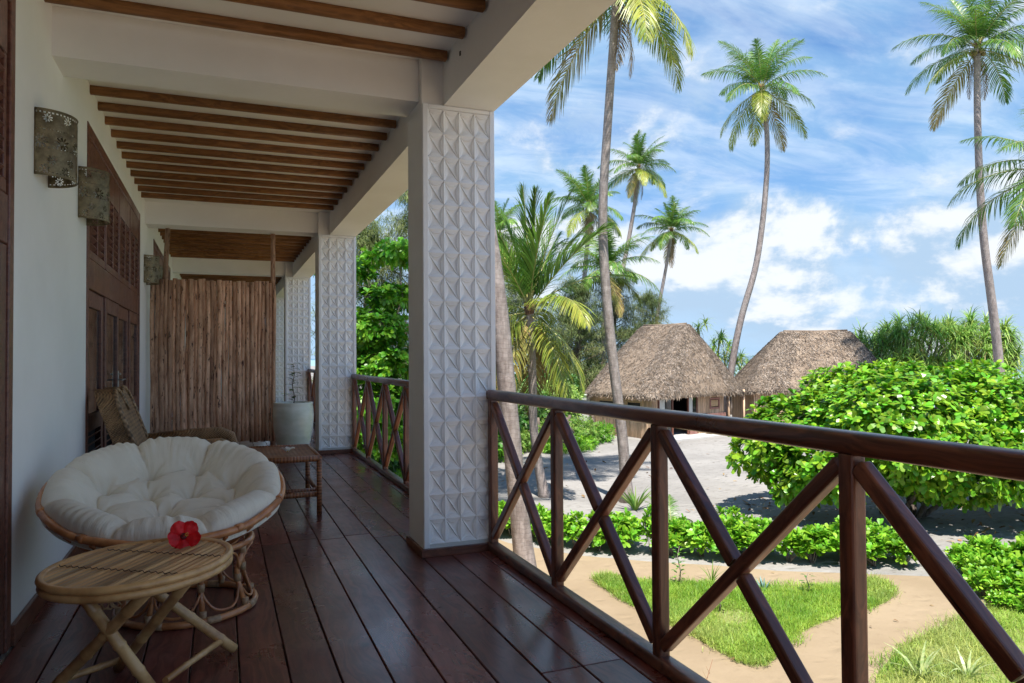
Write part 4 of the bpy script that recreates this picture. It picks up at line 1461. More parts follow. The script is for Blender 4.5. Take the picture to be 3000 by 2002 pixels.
def palm(label, pts, size, n, r0=.17, r1=.10, lw=.05, seed=0, nuts=True, cls=None, group='coconut palms round the huts', wind=0., only=None, tz=None):
    rng = random.Random(seed)
    base = Vector(pts[0])
    t = thing('palm_tree', label, 'palm tree', (base.x, base.y, 0), group=group)
    # smooth the measured centre line
    P = np.array(pts, float)
    s_ = np.concatenate([[0], np.cumsum(np.linalg.norm(np.diff(P, axis=0), axis=1))])
    ss = np.linspace(0, s_[-1], 40)
    Q = np.stack([np.interp(ss, s_, P[:, c]) for c in range(3)], -1)
    for _ in range(6): Q[1:-1] = (Q[:-2] + Q[1:-1] * 2 + Q[2:]) / 4
    Q[0, 2] = -.05
    f_ = ss / ss[-1]
    rr_ = r0 + (r1 - r0) * f_ ** .7 + r0 * .55 * np.exp(-ss / .35)
    M_ = Matrix.Translation((base.x, base.y, 0))
    link('trunk', MB().tube(Q - np.array([base.x, base.y, 0]), rr_, 14).mesh('trunk', TRUNK), t, M_)
    top = Vector(Q[-1])
    fs = fronds_for(size, lw) if size != 'stiff' else None
    bb = MB()
    for k in range(14):
        a = k * 2.4
        bb.tube([(0, 0, -.35), (.10 * math.cos(a), .10 * math.sin(a), -.05), (.16 * math.cos(a), .16 * math.sin(a), .25)], [.05, .045, .02], 5)
    link('crown_base', bb.mesh('crown_base', FIBRE), t, Matrix.Translation(top))
    if size == 'stiff': fs = FM[('stiff', 3.6)]
    seq = cls or [0, 0, 1, 1, 1, 2, 2, 2, 3, 3, 3, 4, 4, 4, 5, 5, 5, 6, 6, 7]
    for k in range(n):
        c = seq[min(int(k / n * len(seq)), len(seq) - 1)]
        az = k * 2.39996 + seed + rng.uniform(-.25, .25)
        me = fs[c][rng.randrange(3)]
        if c in (4, 5) and rng.random() < .16: me = fs[6][rng.randrange(3)]
        sc = rng.uniform(.86, 1.08)
        M_ = Matrix.Translation(top + Vector((0, 0, .1 - .03 * c))) @ Matrix.Rotation(az, 4, 'Z') @ Matrix.Rotation(R(rng.uniform(-14, 14)), 4, 'X') @ Matrix.Rotation(R(rng.uniform(-6, 6)), 4, 'Y') @ Matrix.Scale(sc, 4)
        link('frond', me, t, M_)
    if nuts:
        for k in range(2 + rng.randrange(3)):      # old brown fronds hanging against the trunk
            M_ = Matrix.Translation(top + Vector((0, 0, -.15))) @ Matrix.Rotation(rng.uniform(0, 6.3), 4, 'Z') @ Matrix.Rotation(R(rng.uniform(12, 32)), 4, 'Y') @ Matrix.Scale(rng.uniform(.6, .85), 4)
            link('frond', DEADF[rng.randrange(2)], t, M_)
        for k in range(7):
            a = k * 1.1
            link('coconut', NUTM, t, Matrix.Translation(top + Vector((.24 * math.cos(a), .24 * math.sin(a), -.22 - .1 * (k % 2)))))
    return t

NUTM = MB().ball((0, 0, 0), .11, 8, 6, (1, 1, 1.25)).mesh('coconut', NUT)
palm('close palm trunk rising just right of the nearest carved column', [(5.16, 12.25, 0), (5.01, 12.28, 1.43), (4.83, 12.31, 3.28), (4.71, 12.32, 4.82), (4.57, 12.35, 6.0), (4.40, 12.38, 6.9), (4.12, 12.43, 8.83), (3.8, 12.48, 11.92), (3.5, 12.5, 15.5)],
     3.6, 18, .185, .13, seed=1)
palm('tallest palm with a sinuous ringed trunk and its crown cut off by the picture', [(10.86, 18.38, .0), (10.75, 18.38, 1.82), (10.51, 18.43, 3.68), (10.31, 18.47, 5.64), (10.18, 18.48, 7.61), (10.19, 18.44, 8.98), (10.3, 18.36, 10.55), (10.38, 18.3, 12.02), (10.49, 18.22, 13.59), (10.56, 18.16, 14.96)],
     4.0, 22, .165, .115, seed=2.3)
palm('short young palm with stiff upright fronds and yellow hanging ones, left of the hut', [(9.0, 19.98, 0), (8.83, 20.03, .82), (8.66, 20.07, 2.15), (8.64, 20.04, 3.68), (8.57, 20.03, 5.31), (8.55, 20.03, 5.6)],
     'stiff', 27, .14, .12, seed=4, cls=[0, 0, 1, 1, 1, 1, 2, 2, 2, 2, 3, 4, 4, 5, 6, 7, 7, 6, 7, 6], nuts=False)
palm('slender leaning palm just right of the tallest trunk', [(30.62, 54.58, 0), (30.95, 54.36, 7.11), (31.53, 54.04, 10.8), (32.21, 53.69, 14.49), (32.72, 53.41, 17.82), (32.92, 53.28, 20.22)], 3.7, 24, .26, .15, .06, seed=5)
palm('palm with drooping fronds between the young palm and the tallest trunk', [(24.84, 49.34, 0), (25.08, 49.17, 6.8), (25.47, 48.92, 10.73), (25.65, 48.79, 13.36), (25.74, 48.71, 15.49)], 3.6, 22, .26, .15, .06, seed=6)
palm('small far palm above the ridge of the left hut', [(33.98, 53.24, 0), (34.32, 53.01, 7.27), (34.8, 52.76, 10.04), (35.24, 52.52, 12.62), (35.51, 52.37, 14.84)], 3.5, 22, .2, .12, .06, seed=7.2)
palm('tall bowed palm standing behind the gap between the two huts', [(28.76, 37.04, 0), (29.3, 36.78, 4.13), (29.8, 36.52, 6.81), (30.61, 36.13, 9.48), (31.03, 35.89, 12.7), (31.27, 35.72, 15.92), (31.22, 35.68, 18.6), (30.92, 35.76, 20.62)],
     4.0, 24, .24, .14, .055, seed=8)
palm('tall palm at the right, its trunk rising from behind the big round bush', [(34.82, 23.85, 0), (34.62, 23.89, 4.07), (34.28, 23.96, 6.99), (33.95, 24.04, 9.5), (33.75, 24.05, 12.42), (33.65, 24.02, 15.35), (33.62, 23.98, 17.64), (33.64, 23.94, 18.89)],
     3.9, 24, .24, .14, .055, seed=9)
palm('nearer palm whose feathery fronds enter at the right edge', [(28.0, 16.9, 0), (27.92, 16.86, 4.41), (27.81, 16.84, 7.51), (27.69, 16.81, 10.76)], 4.1, 24, .2, .14, .05, seed=10.4)
palm('dark leafy palm low behind the tallest trunk', [(23.36, 42.43, 0), (23.38, 42.33, 5.89), (23.53, 42.16, 9.9)], 3.9, 22, .22, .14, .06, seed=11)
palm('palm crown peeping out beside the nearest column', [(19.3, 51.59, 0), (19.35, 51.42, 8.15), (19.46, 51.25, 13.4)], 3.6, 20, .22, .14, .06, seed=12)
palm('low palm at the far right edge beside the sea', [(27.3, 16.3, 0), (27.35, 16.25, 2.9)], 2.4, 14, .12, .1, .045, seed=13, nuts=False)

# ------------------------------------------------------------------ bushes and trees
def limb(bb, p0, p1, r0, r1, rng, n=7, wob=.08):
    p0, p1 = np.array(p0, float), np.array(p1, float)
    pts = []
    L_ = np.linalg.norm(p1 - p0)
    o1, o2 = rng.uniform(0, 6, 2)
    for s_ in np.linspace(0, 1, n):
        p = p0 + (p1 - p0) * s_
        p = p + np.array([math.sin(o1 + s_ * 5), math.cos(o2 + s_ * 4), 0]) * wob * L_ * math.sin(s_ * PI)
        pts.append(p)
    bb.tube(pts, np.linspace(r0, r1, n), 7)

def lobes_points(lobes, N, rng, shell=.82, upb=.0):
    """points near the surface of a union of ellipsoids, with outward directions"""
    lobes = np.array(lobes, float)
    vol = (lobes[:, 3] * lobes[:, 4]) + lobes[:, 3] * lobes[:, 5]
    C_, A_ = [], []
    got = 0
    while got < N:
        m = N * 2
        k = rng.choice(len(lobes), m, p=vol / vol.sum())
        dv = unit(rng.normal(0, 1, (m, 3)))
        rad = 1 - (1 - shell) * rng.random((m, 1)) ** 1.5 * 1.6
        p = lobes[k, :3] + dv * lobes[k, 3:6] * rad
        depth = np.min(np.linalg.norm((p[:, None] - lobes[None, :, :3]) / lobes[None, :, 3:6], axis=2), axis=1)
        ok = (depth > shell * .93) & (p[:, 2] > .12)
        nrm = unit(dv / lobes[k, 3:6])
        C_.append(p[ok])
        A_.append(nrm[ok])
        got += ok.sum()
    return np.concatenate(C_)[:N], np.concatenate(A_)[:N]

# the big round bush
rng = np.random.default_rng(21)
BX, BY = 16.7, 13.9
tvec = np.array([math.cos(-.38), math.sin(-.38)])   # across the view
nvec = np.array([math.sin(.38) * 1.0, math.cos(.38)])
def bl(a, c, z, ra, rz): return (BX + tvec[0] * a + nvec[0] * c, BY + tvec[1] * a + nvec[1] * c, z, ra, ra, rz)
blobes = [bl(0, 0, 2.35, 2.3, 1.55), bl(-2.3, .2, 2.15, 1.7, 1.15), bl(-3.5, .1, 1.85, 1.05, .85), bl(-1.2, -1.0, 2.6, 1.6, 1.1), bl(1.7, .1, 2.5, 2.1, 1.35), bl(3.6, .3, 2.2, 1.7, 1.2),
          bl(4.9, .2, 1.9, 1.3, 1.0), bl(.4, -1.5, 1.75, 1.6, 1.05), bl(-2.6, -1.1, 1.45, 1.25, .85), bl(2.7, -1.3, 1.8, 1.5, .95), bl(-.8, .9, 3.0, 1.5, .95), bl(1.2, 1.0, 2.95, 1.7, .95),
          bl(3.0, .8, 2.7, 1.5, .95), bl(-3.2, -.9, 1.15, .75, .55), bl(.1, -.5, 1.25, .9, .6), bl(4.3, -1.0, 1.5, 1.1, .7), bl(-1.3, -1.6, 2.05, 1.1, .8), bl(-.2, 1.6, 2.9, 1.5, .9)]
C_, A_ = lobes_points(blobes, 5600, rng, .74)
sel = np.random.default_rng(5).random(len(C_)) < .985
bumpy = .24 * np.sin(C_[:, 0:1] * 2.3 + 1) * np.sin(C_[:, 1:2] * 2.1) * np.sin(C_[:, 2:3] * 2.9 + .5)
C_ = C_ + A_ * bumpy
t = thing('round_bush', 'big round glossy-leaved bush spreading over the sand beyond the railing', 'bush', (BX, BY, 0))
bb = MB()
rosettes(bb, C_[sel], unit(A_[sel] + np.array([0, 0, .75]) + rng.normal(0, .28, (sel.sum(), 3))), 10, .178, .092, (30, 88), .42, rng=rng)
bb.build('foliage', LEAF_BUSH, t)
for k in range(9):
    a = k * 2 * PI / 9 + .3
    bb = MB()
    e = (BX + math.cos(a) * rng.uniform(1.2, 2.6), BY + math.sin(a) * rng.uniform(.8, 1.8), rng.uniform(1.3, 2.2))
    limb(bb, (BX + .16 * math.cos(a), BY + .16 * math.sin(a), -.05), e, .075, .035, rng)
    for q in range(3):
        e2 = (e[0] + rng.uniform(-.9, .9), e[1] + rng.uniform(-.9, .9), e[2] + rng.uniform(.2, .8))
        limb(bb, e, e2, .03, .012, rng, 5)
    bb.build('stem', BARKD, t)

# hedge shrubs between path and sand
def shrub_mesh(seed, h, r_, n=80, L_=.15, W_=.062, m=LEAF_HEDGE):
    rng = np.random.default_rng(seed)
    lob = [(rng.uniform(-.2, .2) * r_, rng.uniform(-.2, .2) * r_, h * rng.uniform(.45, .68), r_ * rng.uniform(.5, .75), r_ * rng.uniform(.5, .75), h * rng.uniform(.28, .38)) for _ in range(4)]
    C_, A_ = lobes_points(lob, n, rng, .35)
    C_[:, 2] = np.maximum(C_[:, 2], .12)
    bb = MB()
    rosettes(bb, C_, unit(A_ * .6 + np.array([0, 0, 1.0]) + rng.normal(0, .2, C_.shape)), 9, L_, W_, (18, 75), .3, rng=rng, droop=.1)
    sb = MB()
    for k in range(7):
        a = k * .9
        e = C_[rng.integers(len(C_))]
        limb(sb, (.04 * math.cos(a), .04 * math.sin(a), -.03), e, .012, .006, rng, 5)
    return bb.mesh('foliage', m), sb.mesh('stems', BARKD)

SH = [shrub_mesh(40 + i, .74 + .05 * (i % 3), .52, 72) for i in range(5)]
rs = random.Random(12)
def shrub(x, y, sc, v, label, group, name='shrub', sz=None):
    t = thing(name, label, 'shrub', (x, y, 0), group=group)
    M_ = Matrix.Translation((x, y, .0)) @ Matrix.Rotation(rs.uniform(0, 6.3), 4, 'Z') @ Matrix.Diagonal((sc, sc, sz or sc, 1))
    link('foliage', v[0], t, M_)
    link('stems', v[1], t, M_)
hl = [(5.2, 17.3), (5.65, 16.4)] + hedge_line[:9]
hs = np.concatenate([[0], np.cumsum([math.dist(a, c) for a, c in zip(hl[:-1], hl[1:])])])
s_ = 0.15
while s_ < hs[-1] - 1.6:
    x, y = np.interp(s_, hs, [p[0] for p in hl]), np.interp(s_, hs, [p[1] for p in hl])
    for row in range(2):
        if row and rs.random() < .35: continue
        shrub(x + .38 + row * .30 + rs.uniform(-.08, .08), y + .42 + row * .42 + rs.uniform(-.08, .08), rs.uniform(.78, 1.12), rs.choice(SH),
              'knee-high bright green shrub in the hedge between the tan path and the sand', 'shrubs of the hedge beside the path', sz=rs.uniform(.82, 1.1))
    s_ += .56
SHT = [shrub_mesh(60 + i, .62, .50, 90, .16, .06) for i in range(3)]
for x, y, sc in ((13.3, 9.9, .8), (14.0, 9.9, .95), (14.9, 9.6, 1.0), (13.1, 9.5, .7), (15.6, 9.9, 1.0)):
    shrub(x, y, sc, rs.choice(SHT), 'waist-high leafy shrub at the right end of the hedge', 'taller shrubs at the right end of the hedge')
for x, y, sc in ((12.35, 8.85, .75), (12.9, 9.0, .9), (13.5, 8.7, 1.05), (12.6, 8.3, .8), (13.0, 7.9, .95), (12.2, 7.75, .7), (11.95, 8.3, .5), (13.9, 8.0, 1.1), (13.2, 7.3, 1.)):
    shrub(x, y, sc, rs.choice(SHT), 'bushy shrub growing at the edge of the right-hand lawn', 'shrubs by the right-hand lawn')

# small plants in the lawn and on the sand
def sapling(x, y, h, n, label, L_=.11, W_=.05, m=LEAF_TREE, seed=1):
    rng = random.Random(seed)
    t = thing('sapling', label, 'plant', (x, y, 0))
    M_ = Matrix.Translation((x, y, 0))
    link('stem', MB().tube([(0, 0, 0), (.03, 0, h * .4), (-.02, .02, h * .75), (.01, 0, h)], [.012, .01, .008, .004], 6).mesh('stem', BARKD), t, M_)
    bb = MB()
    for k in range(n):
        a = k * 2.4
        z_ = h * (.2 + .8 * k / n)
        leafquads(bb, (.05 * math.cos(a), .05 * math.sin(a), z_), (math.cos(a), math.sin(a), rng.uniform(.1, .8)), L_ * rng.uniform(.7, 1.1), W_, droop=.3)
    link('foliage', bb.mesh('foliage', m), t, M_)
sapling(7.78, 11.35, .75, 34, 'slender leafy sapling at the back edge of the lawn island', seed=3)
sapling(7.55, 9.9, .5, 20, 'small green sapling in the middle of the lawn island', m=LEAF_FERN, seed=4)
sapling(9.6, 10.1, .4, 16, 'low dark seedling near the right end of the lawn island', m=LEAF_DARK, seed=5)
sapling(8.2, 9.7, .4, 14, 'small seedling at the centre right of the lawn island', m=LEAF_FERN, seed=6)
def strap_plant(name, x, y, n, L_, W_, label, m, seed, spread=.9, bend=.8, cat='plant', z=0):
    rng = np.random.default_rng(seed)
    a = np.arange(n) * 2.4
    D_ = np.stack([np.cos(a) * spread * rng.uniform(.4, 1.1, n), np.sin(a) * spread * rng.uniform(.4, 1.1, n), np.ones(n)], -1)
    bb = MB()
    straps(bb, np.tile([[0, 0, .0]], (n, 1)) + D_ * .02, D_, L_ * rng.uniform(.7, 1.1, n), np.full(n, W_), bend * rng.uniform(.6, 1.3, n), seg=(0, .2, .4, .6, .8, 1), rng=rng)
    o = link(name, bb.mesh(name, m), None, Matrix.Translation((x, y, z)))
    tag(o, label, cat)
strap_plant('striped_lily', 8.42, 6.92, 13, .62, .045, 'striped pale arching lily on the lawn at the lower right', VARIEG, 1)
strap_plant('striped_lily', 9.0, 6.7, 9, .5, .04, 'smaller striped lily right of the larger one on the lawn', VARIEG, 2)
strap_plant('spiky_seedling', 8.50, 11.35, 9, .42, .03, 'spiky seedling at the back edge of the lawn island', LEAF_FERN, 3, .8, .5)
strap_plant('spiky_seedling', 10.45, 17.25, 26, .95, .06, 'feathery green palm seedling at the foot of the tallest trunk', LEAF_FERN, 4, .7, .7)
strap_plant('blue_agave', 9.0, 10.55, 12, .26, .05, 'tiny blue-green agave on the lawn island', mat('agave_leaf', (.16, .28, .26), rough=.5), 5, .8, .1)
def fern(x, y, n, L_, label, seed):
    t = thing('young_palm', label, 'plant', (x, y, 0))
    fs = fronds_for(1.1, .02)
    for k in range(n):
        link('frond', fs[[1, 2, 3][k % 3]][k % 3], t, Matrix.Translation((x, y, .02)) @ Matrix.Rotation(k * 2.4 + seed, 4, 'Z') @ Matrix.Scale(L_, 4))
fern(10.0, 14.9, 7, .95, 'little palm seedling showing over the hedge left of the tallest trunk', 1)
fern(11.0, 14.2, 7, .9, 'little palm seedling showing over the hedge behind the third railing post', 2)
# dry twig by the deck
bb = MB().tube([(0, 0, 0), (.03, 0, .35), (-.03, .05, .75), (.04, 0, 1.05)], [.006, .005, .004, .002], 5)
for q in range(6): bb.tube([(.01, .01, .3 + q * .12), (.10 * math.cos(q * 2), .10 * math.sin(q * 2), .42 + q * .12)], [.003, .0015], 4)
tag(link('dry_twig', bb.mesh('dry_twig', DRYLEAF), None, Matrix.Translation((4.75, 6.4, 0))), 'thin dry weed standing on the tan path below the railing', 'weed')

# fallen leaves on the sand
rng = np.random.default_rng(77)
N = 420
a = rng.uniform(0, 2 * PI, N)
rad = 4.2 * np.sqrt(rng.random(N))
cx = BX + tvec[0] * rad * np.cos(a) * 1.35 + nvec[0] * rad * np.sin(a) * .9 - .5
cy = BY + tvec[1] * rad * np.cos(a) * 1.35 + nvec[1] * rad * np.sin(a) * .9 - .4
cx = np.concatenate([cx, rng.uniform(8, 30, 160)])
cy = np.concatenate([cy, rng.uniform(13, 30, 160)])
ok = cy > np.interp(cx, hx, hy) + 1.2
cx, cy = cx[ok], cy[ok]
bb = MB()
rosettes(bb, np.stack([cx, cy, (dune(cx, cy) + .075)], -1), np.tile([[0, 0, 1.]], (len(cx), 1)) + rng.normal(0, .3, (len(cx), 3)), 1, .15, .07, (70, 100), .3, rng=rng, droop=.0)
lx, ly = rng.uniform(4.2, 12.5, 60), rng.uniform(5.5, 14.5, 60)
ok = (ly < np.interp(lx, hx, hy) - .05)
rosettes(bb, np.stack([lx[ok], ly[ok], np.full(ok.sum(), .02)], -1), np.tile([[0, 0, 1.]], (ok.sum(), 1)) + rng.normal(0, .3, (ok.sum(), 3)), 1, .07, .03, (70, 100), .4, rng=rng, droop=.0)
bb.build('fallen_leaves', DRYLEAF, kind='stuff')

# ------------------------------------------------------------------ the thatched huts
def hut(name, label, C0, ang, Lx, Ly, ridge, ze, zr, eave, wallrect, seed, front=True, rlist=None):
    a = np.array([math.cos(R(ang)), math.sin(R(ang))])
    b_ = np.array([-a[1], a[0]])
    M_ = Matrix.Translation((C0[0], C0[1], 0)) @ Matrix.Rotation(R(ang), 4, 'Z')
    t = thing(name, label, 'hut', Mw=M_)
    rng = np.random.default_rng(seed)
    ex0, ex1, ey0, ey1 = eave
    (rx0, ry0), (rx1, ry1) = ridge
    # bulging hipped roof: rows from eave to ridge
    nr_, nc = 14, 64
    def outline(s_):
        """closed loop at height fraction s_ (0 eave .. 1 ridge)"""
        k = 1 - s_
        bulge_ = .13 * math.sin(s_ * PI) ** .8
        pts = []
        # rounded rectangle morphing into the ridge line
        for q in range(nc):
            u_ = q / nc * 2 * PI
            cx_, sx_ = math.cos(u_), math.sin(u_)
            e = .30
            X_ = math.copysign(abs(cx_) ** e, cx_)
            Y_ = math.copysign(abs(sx_) ** e, sx_)
            exx = (ex0 + ex1) / 2 + X_ * (ex1 - ex0) / 2
            eyy = (ey0 + ey1) / 2 + Y_ * (ey1 - ey0) / 2
            rxx = (rx0 + rx1) / 2 + X_ * (abs(rx1 - rx0) / 2 + .1)
            ryy = (ry0 + ry1) / 2 + Y_ * (abs(ry1 - ry0) / 2 + .1)
            x_, y_ = exx * k + rxx * s_, eyy * k + ryy * s_
            x_ += X_ * bulge_ * .8
            y_ += Y_ * bulge_ * .8
            pts.append((x_, y_, ze + (zr - ze) * s_ + .12 * math.sin(q * 1.7) * k * 0))
        return pts
    rings = [outline(s_) for s_ in np.linspace(0, 1, nr_)]
    lip = [(x_ * .985 + .015 * (ex0 + ex1) / 2, y_ * .985 + .015 * (ey0 + ey1) / 2, z_ - .16) for x_, y_, z_ in rings[0]]
    under = [(x_ * .5 + .5 * (ex0 + ex1) / 2, y_ * .5 + .5 * (ey0 + ey1) / 2, z_ + .5) for x_, y_, z_ in rings[0]]
    allr = [under, lip] + rings
    V = [p for r_ in allr for p in r_]
    q = [(k * nc + i, k * nc + (i + 1) % nc, (k + 1) * nc + (i + 1) % nc, (k + 1) * nc + i) for k in range(len(allr) - 1) for i in range(nc)]
    bb = MB().add(V, [np.array(q), np.array([list(range((len(allr) - 1) * nc, len(allr) * nc))])], True)
    roof = link('roof', bb.mesh('roof', THATCH), t, M_)
    # loose strands laid down the slope
    RG = np.array(rings)
    N = 44000
    s_ = rng.random(N) ** .85 * (nr_ - 1.001)
    u_ = rng.random(N) * nc
    i0 = s_.astype(int)
    fs = (s_ - i0)[:, None]
    j0 = u_.astype(int) % nc
    j1 = (j0 + 1) % nc
    fu = (u_ - np.floor(u_))[:, None]
    def at(i_, f_):
        lo_ = RG[i_, j0] * (1 - fu) + RG[i_, j1] * fu
        hi_ = RG[i_ + 1, j0] * (1 - fu) + RG[i_ + 1, j1] * fu
        return lo_ * (1 - f_) + hi_ * f_, unit(lo_ - hi_), unit(RG[i_, j1] - RG[i_, j0])
    P, down, along = at(i0, fs)
    nrm = unit(np.cross(along, -down))
    cen = np.array([(ex0 + ex1) / 2, (ey0 + ey1) / 2, 2.0])
    nrm = np.where(((P - cen) * nrm).sum(1, keepdims=True) < 0, -nrm, nrm)
    D_ = unit(down + along * rng.normal(0, 1.1, (N, 1)) + nrm * rng.uniform(.05, .5, (N, 1)))
    bb = MB()
    straps(bb, P + nrm * .02, D_, rng.uniform(.07, .22, N), rng.uniform(.022, .06, N), rng.uniform(.0, .8, N), seg=(0, .5, 1), rng=rng, side=unit(np.cross(D_, nrm)))
    # shaggy eave
    N2 = 2600
    u_ = rng.random(N2) * nc
    j0 = u_.astype(int) % nc
    j1 = (j0 + 1) % nc
    fu = (u_ - np.floor(u_))[:, None]
    P = RG[0, j0] * (1 - fu) + RG[0, j1] * fu + np.array([0, 0, 1.]) * rng.uniform(-.12, .05, (N2, 1))
    outw = unit(P - cen) * np.array([1, 1, 0])
    straps(bb, P, outw * .5 + np.array([0, 0, -1.]) + rng.normal(0, .35, (N2, 3)), rng.uniform(.1, .26, N2), rng.uniform(.02, .05, N2), np.full(N2, .2), seg=(0, .5, 1), rng=rng)
    tag(link('thatch_strands', bb.mesh('thatch_strands', STRAW), t, M_), kind='stuff')
    link('ridge_cap', MB().tube([(rx0, ry0, zr + .03), ((rx0 + rx1) / 2, (ry0 + ry1) / 2, zr + .0), (rx1, ry1, zr + .05)], .06, 8).mesh('ridge_cap', THATCH), t, M_)
    return t, M_

def palisade(t, M_, p, q, z0, z1, holes=(), seed=0, name='wall_pole'):
    """upright poles from p to q in hut space, one object each"""
    rr_ = random.Random(seed)
    L_ = math.dist(p, q)
    x = 0
    dx, dy = (q[0] - p[0]) / L_, (q[1] - p[1]) / L_
    while x < L_:
        r_ = rr_.uniform(.035, .05)
        hh = [h for h in holes if h[0] < x < h[1]]
        spans = [(z0, z1)]
        if hh: spans = [(z0, hh[0][2]), (hh[0][3], z1)]
        for (a, c) in spans:
            if c - a > .05:
                link(name, PAL[rr_.randrange(4)], t, M_ @ Matrix.Translation((p[0] + dx * x, p[1] + dy * x, a)) @ Matrix.Diagonal((r_ / .04, r_ / .04, c - a, 1)))
        x += r_ * 1.95
HUTPOLE = mat('hut_wall_pole', (.46, .31, .20), (.70, .50, .34), 5, (6, 6, .8), rough=.8, rand=.25)
PAL = [MB().tube([(0, 0, 0), (.006 * (v - 1.5), .004, .5), (0, 0, 1)], [.042, .038, .036], 7).mesh('wall_pole', HUTPOLE) for v in range(4)]

C0 = (20.0, 31.34)
t, M_ = hut('thatched_hut', 'left thatched hut with pole walls and an open dark doorway', C0, 14, 5.6, 4.6, ((4.0, 1.2), (4.0, 4.4)), 2.25, 5.95, (-.55, 7.3, -.55, 5.1), None, 5)
palisade(t, M_, (0, 0), (0, 4.6), 0, 2.35, [(.75, 1.75, 1.45, 1.85), (2.6, 3.9, 1.45, 1.85)], 1)
palisade(t, M_, (3.35, 0), (5.55, 0), 0, 2.35, [(1.05, 1.75, 1.45, 1.95)], 2)
palisade(t, M_, (0, 0), (.38, 0), 0, 2.35, [], 3)
def hb(name, box, m, c=.01):
    link(name, MB().cbox(*box, c).mesh(name, m), t, M_)
for (y0, y1) in ((.75, 1.75), (2.6, 3.9)):
    f = MB()
    f.cbox(-.05, .05, y0, y1, 1.85, 1.92, .008)
    f.cbox(-.05, .05, y0, y1, 1.38, 1.45, .008)
    f.cbox(-.05, .05, y0 - .06, y0, 1.38, 1.92, .008)
    f.cbox(-.05, .05, y1, y1 + .06, 1.38, 1.92, .008)
    link('window_frame', f.mesh('window_frame', BENCHW), t, M_)
f = MB()
f.cbox(4.36, 5.14, -.07, -.01, 1.88, 1.98, .008)
f.cbox(4.36, 5.14, -.07, -.01, 1.38, 1.47, .008)
f.cbox(4.36, 4.44, -.07, -.01, 1.471, 1.879, .008)
f.cbox(5.06, 5.14, -.07, -.01, 1.471, 1.879, .008)
link('window_frame', f.mesh('window_frame', PINKST), t, M_)
hb('window_blind', (4.45, 5.05, -.03, .0, 1.50, 1.85), BENCHW)
hb('unlit_inner_wall', (.12, 6.6, 4.4, 4.5, .0, 2.3), DARK)  # near-black sheets, the hut's inside shade is put into their colour
hb('unlit_inner_wall', (.10, .14, .1, 4.4, .0, 2.3), DARK)
hb('unlit_inner_wall', (5.5, 5.56, .1, 4.4, .0, 2.3), DARK)
hb('plinth', (-.02, 7.1, -1.15, 4.6, -.05, .14), CONC, .02)
for xx in (.42, 1.42, 2.62, 3.30): hb('door_jamb', (xx, xx + .08, -.05, .05, .14, 2.35), DOORW)
hb('curtain', (.52, .95, .02, .06, .14, 2.3), CURT)
hb('glass_pane', (.96, 1.40, .0, .012, .14, 2.3), GLASS, .002)
hb('curtain', (2.72, 3.05, .02, .06, .14, 2.3), CURT)
hb('glass_pane', (3.06, 3.29, .0, .012, .14, 2.3), GLASS, .002)
hb('door_leaf', (2.70, 3.28, -.09, -.055, .14, 1.0), PINKST)
hb('shade_board', (3.6, 5.6, -.10, -.06, .95, 1.15), PINKST)
for xx in (5.6, 6.9): link('porch_post', MB().tube([(xx, -.3, .1), (xx, -.3, 2.35)], .06, 8).mesh('porch_post', HUTPOLE), t, M_)
bt = thing('plank_bench', 'low pale wooden bench on the plinth in front of the left hut', 'bench', Mw=M_ @ Matrix.Translation((4.3, -.55, .145)))
BM_ = WM[bt.name]
link('seat', MB().cbox(-.75, .75, -.2, .2, .28, .33, .008).mesh('seat', BENCHW), bt, BM_)
for xx in (-.65, .65):
    for yy in (-.15, .15): link('leg', MB().cbox(xx - .03, xx + .03, yy - .03, yy + .03, 0, .28, .006).mesh('leg', BENCHW), bt, BM_)

t, M_ = hut('thatched_hut', 'right thatched hut, partly hidden behind the big round bush', (26.9, 32.5), -22, 9, 5, ((2.9, 2.5), (6.6, 2.5)), 2.3, 5.6, (0, 8.7, 0, 5.2), None, 9)
palisade(t, M_, (.5, .5), (8.1, .5), 0, 2.45, [(.9, 1.5, 1.2, 1.9), (2.4, 3.4, .2, 1.95)], 6)
palisade(t, M_, (.5, .5), (.5, 4.7), 0, 2.45, [], 7)
hb('unlit_inner_wall', (.6, 8.0, .62, 4.7, .0, 2.3), DARK)  # solid near-black block in place of this hut's unlit inside

# white garden wall behind the young palm
gw = Matrix.Translation((12.9, 31.5, 0)) @ Matrix.Rotation(R(35), 4, 'Z')
t = thing('garden_wall', 'low white painted wall behind the young palm, left of the hut', 'wall', Mw=gw)
link('wall_panel', MB().cbox(0, 7.2, 0, .2, -.1, 2.1, .02).mesh('wall_panel', GWALL), t, gw)
link('coping', MB().cbox(-.05, 7.25, -.04, .24, 2.1, 2.18, .02).mesh('coping', GWALL), t, gw)

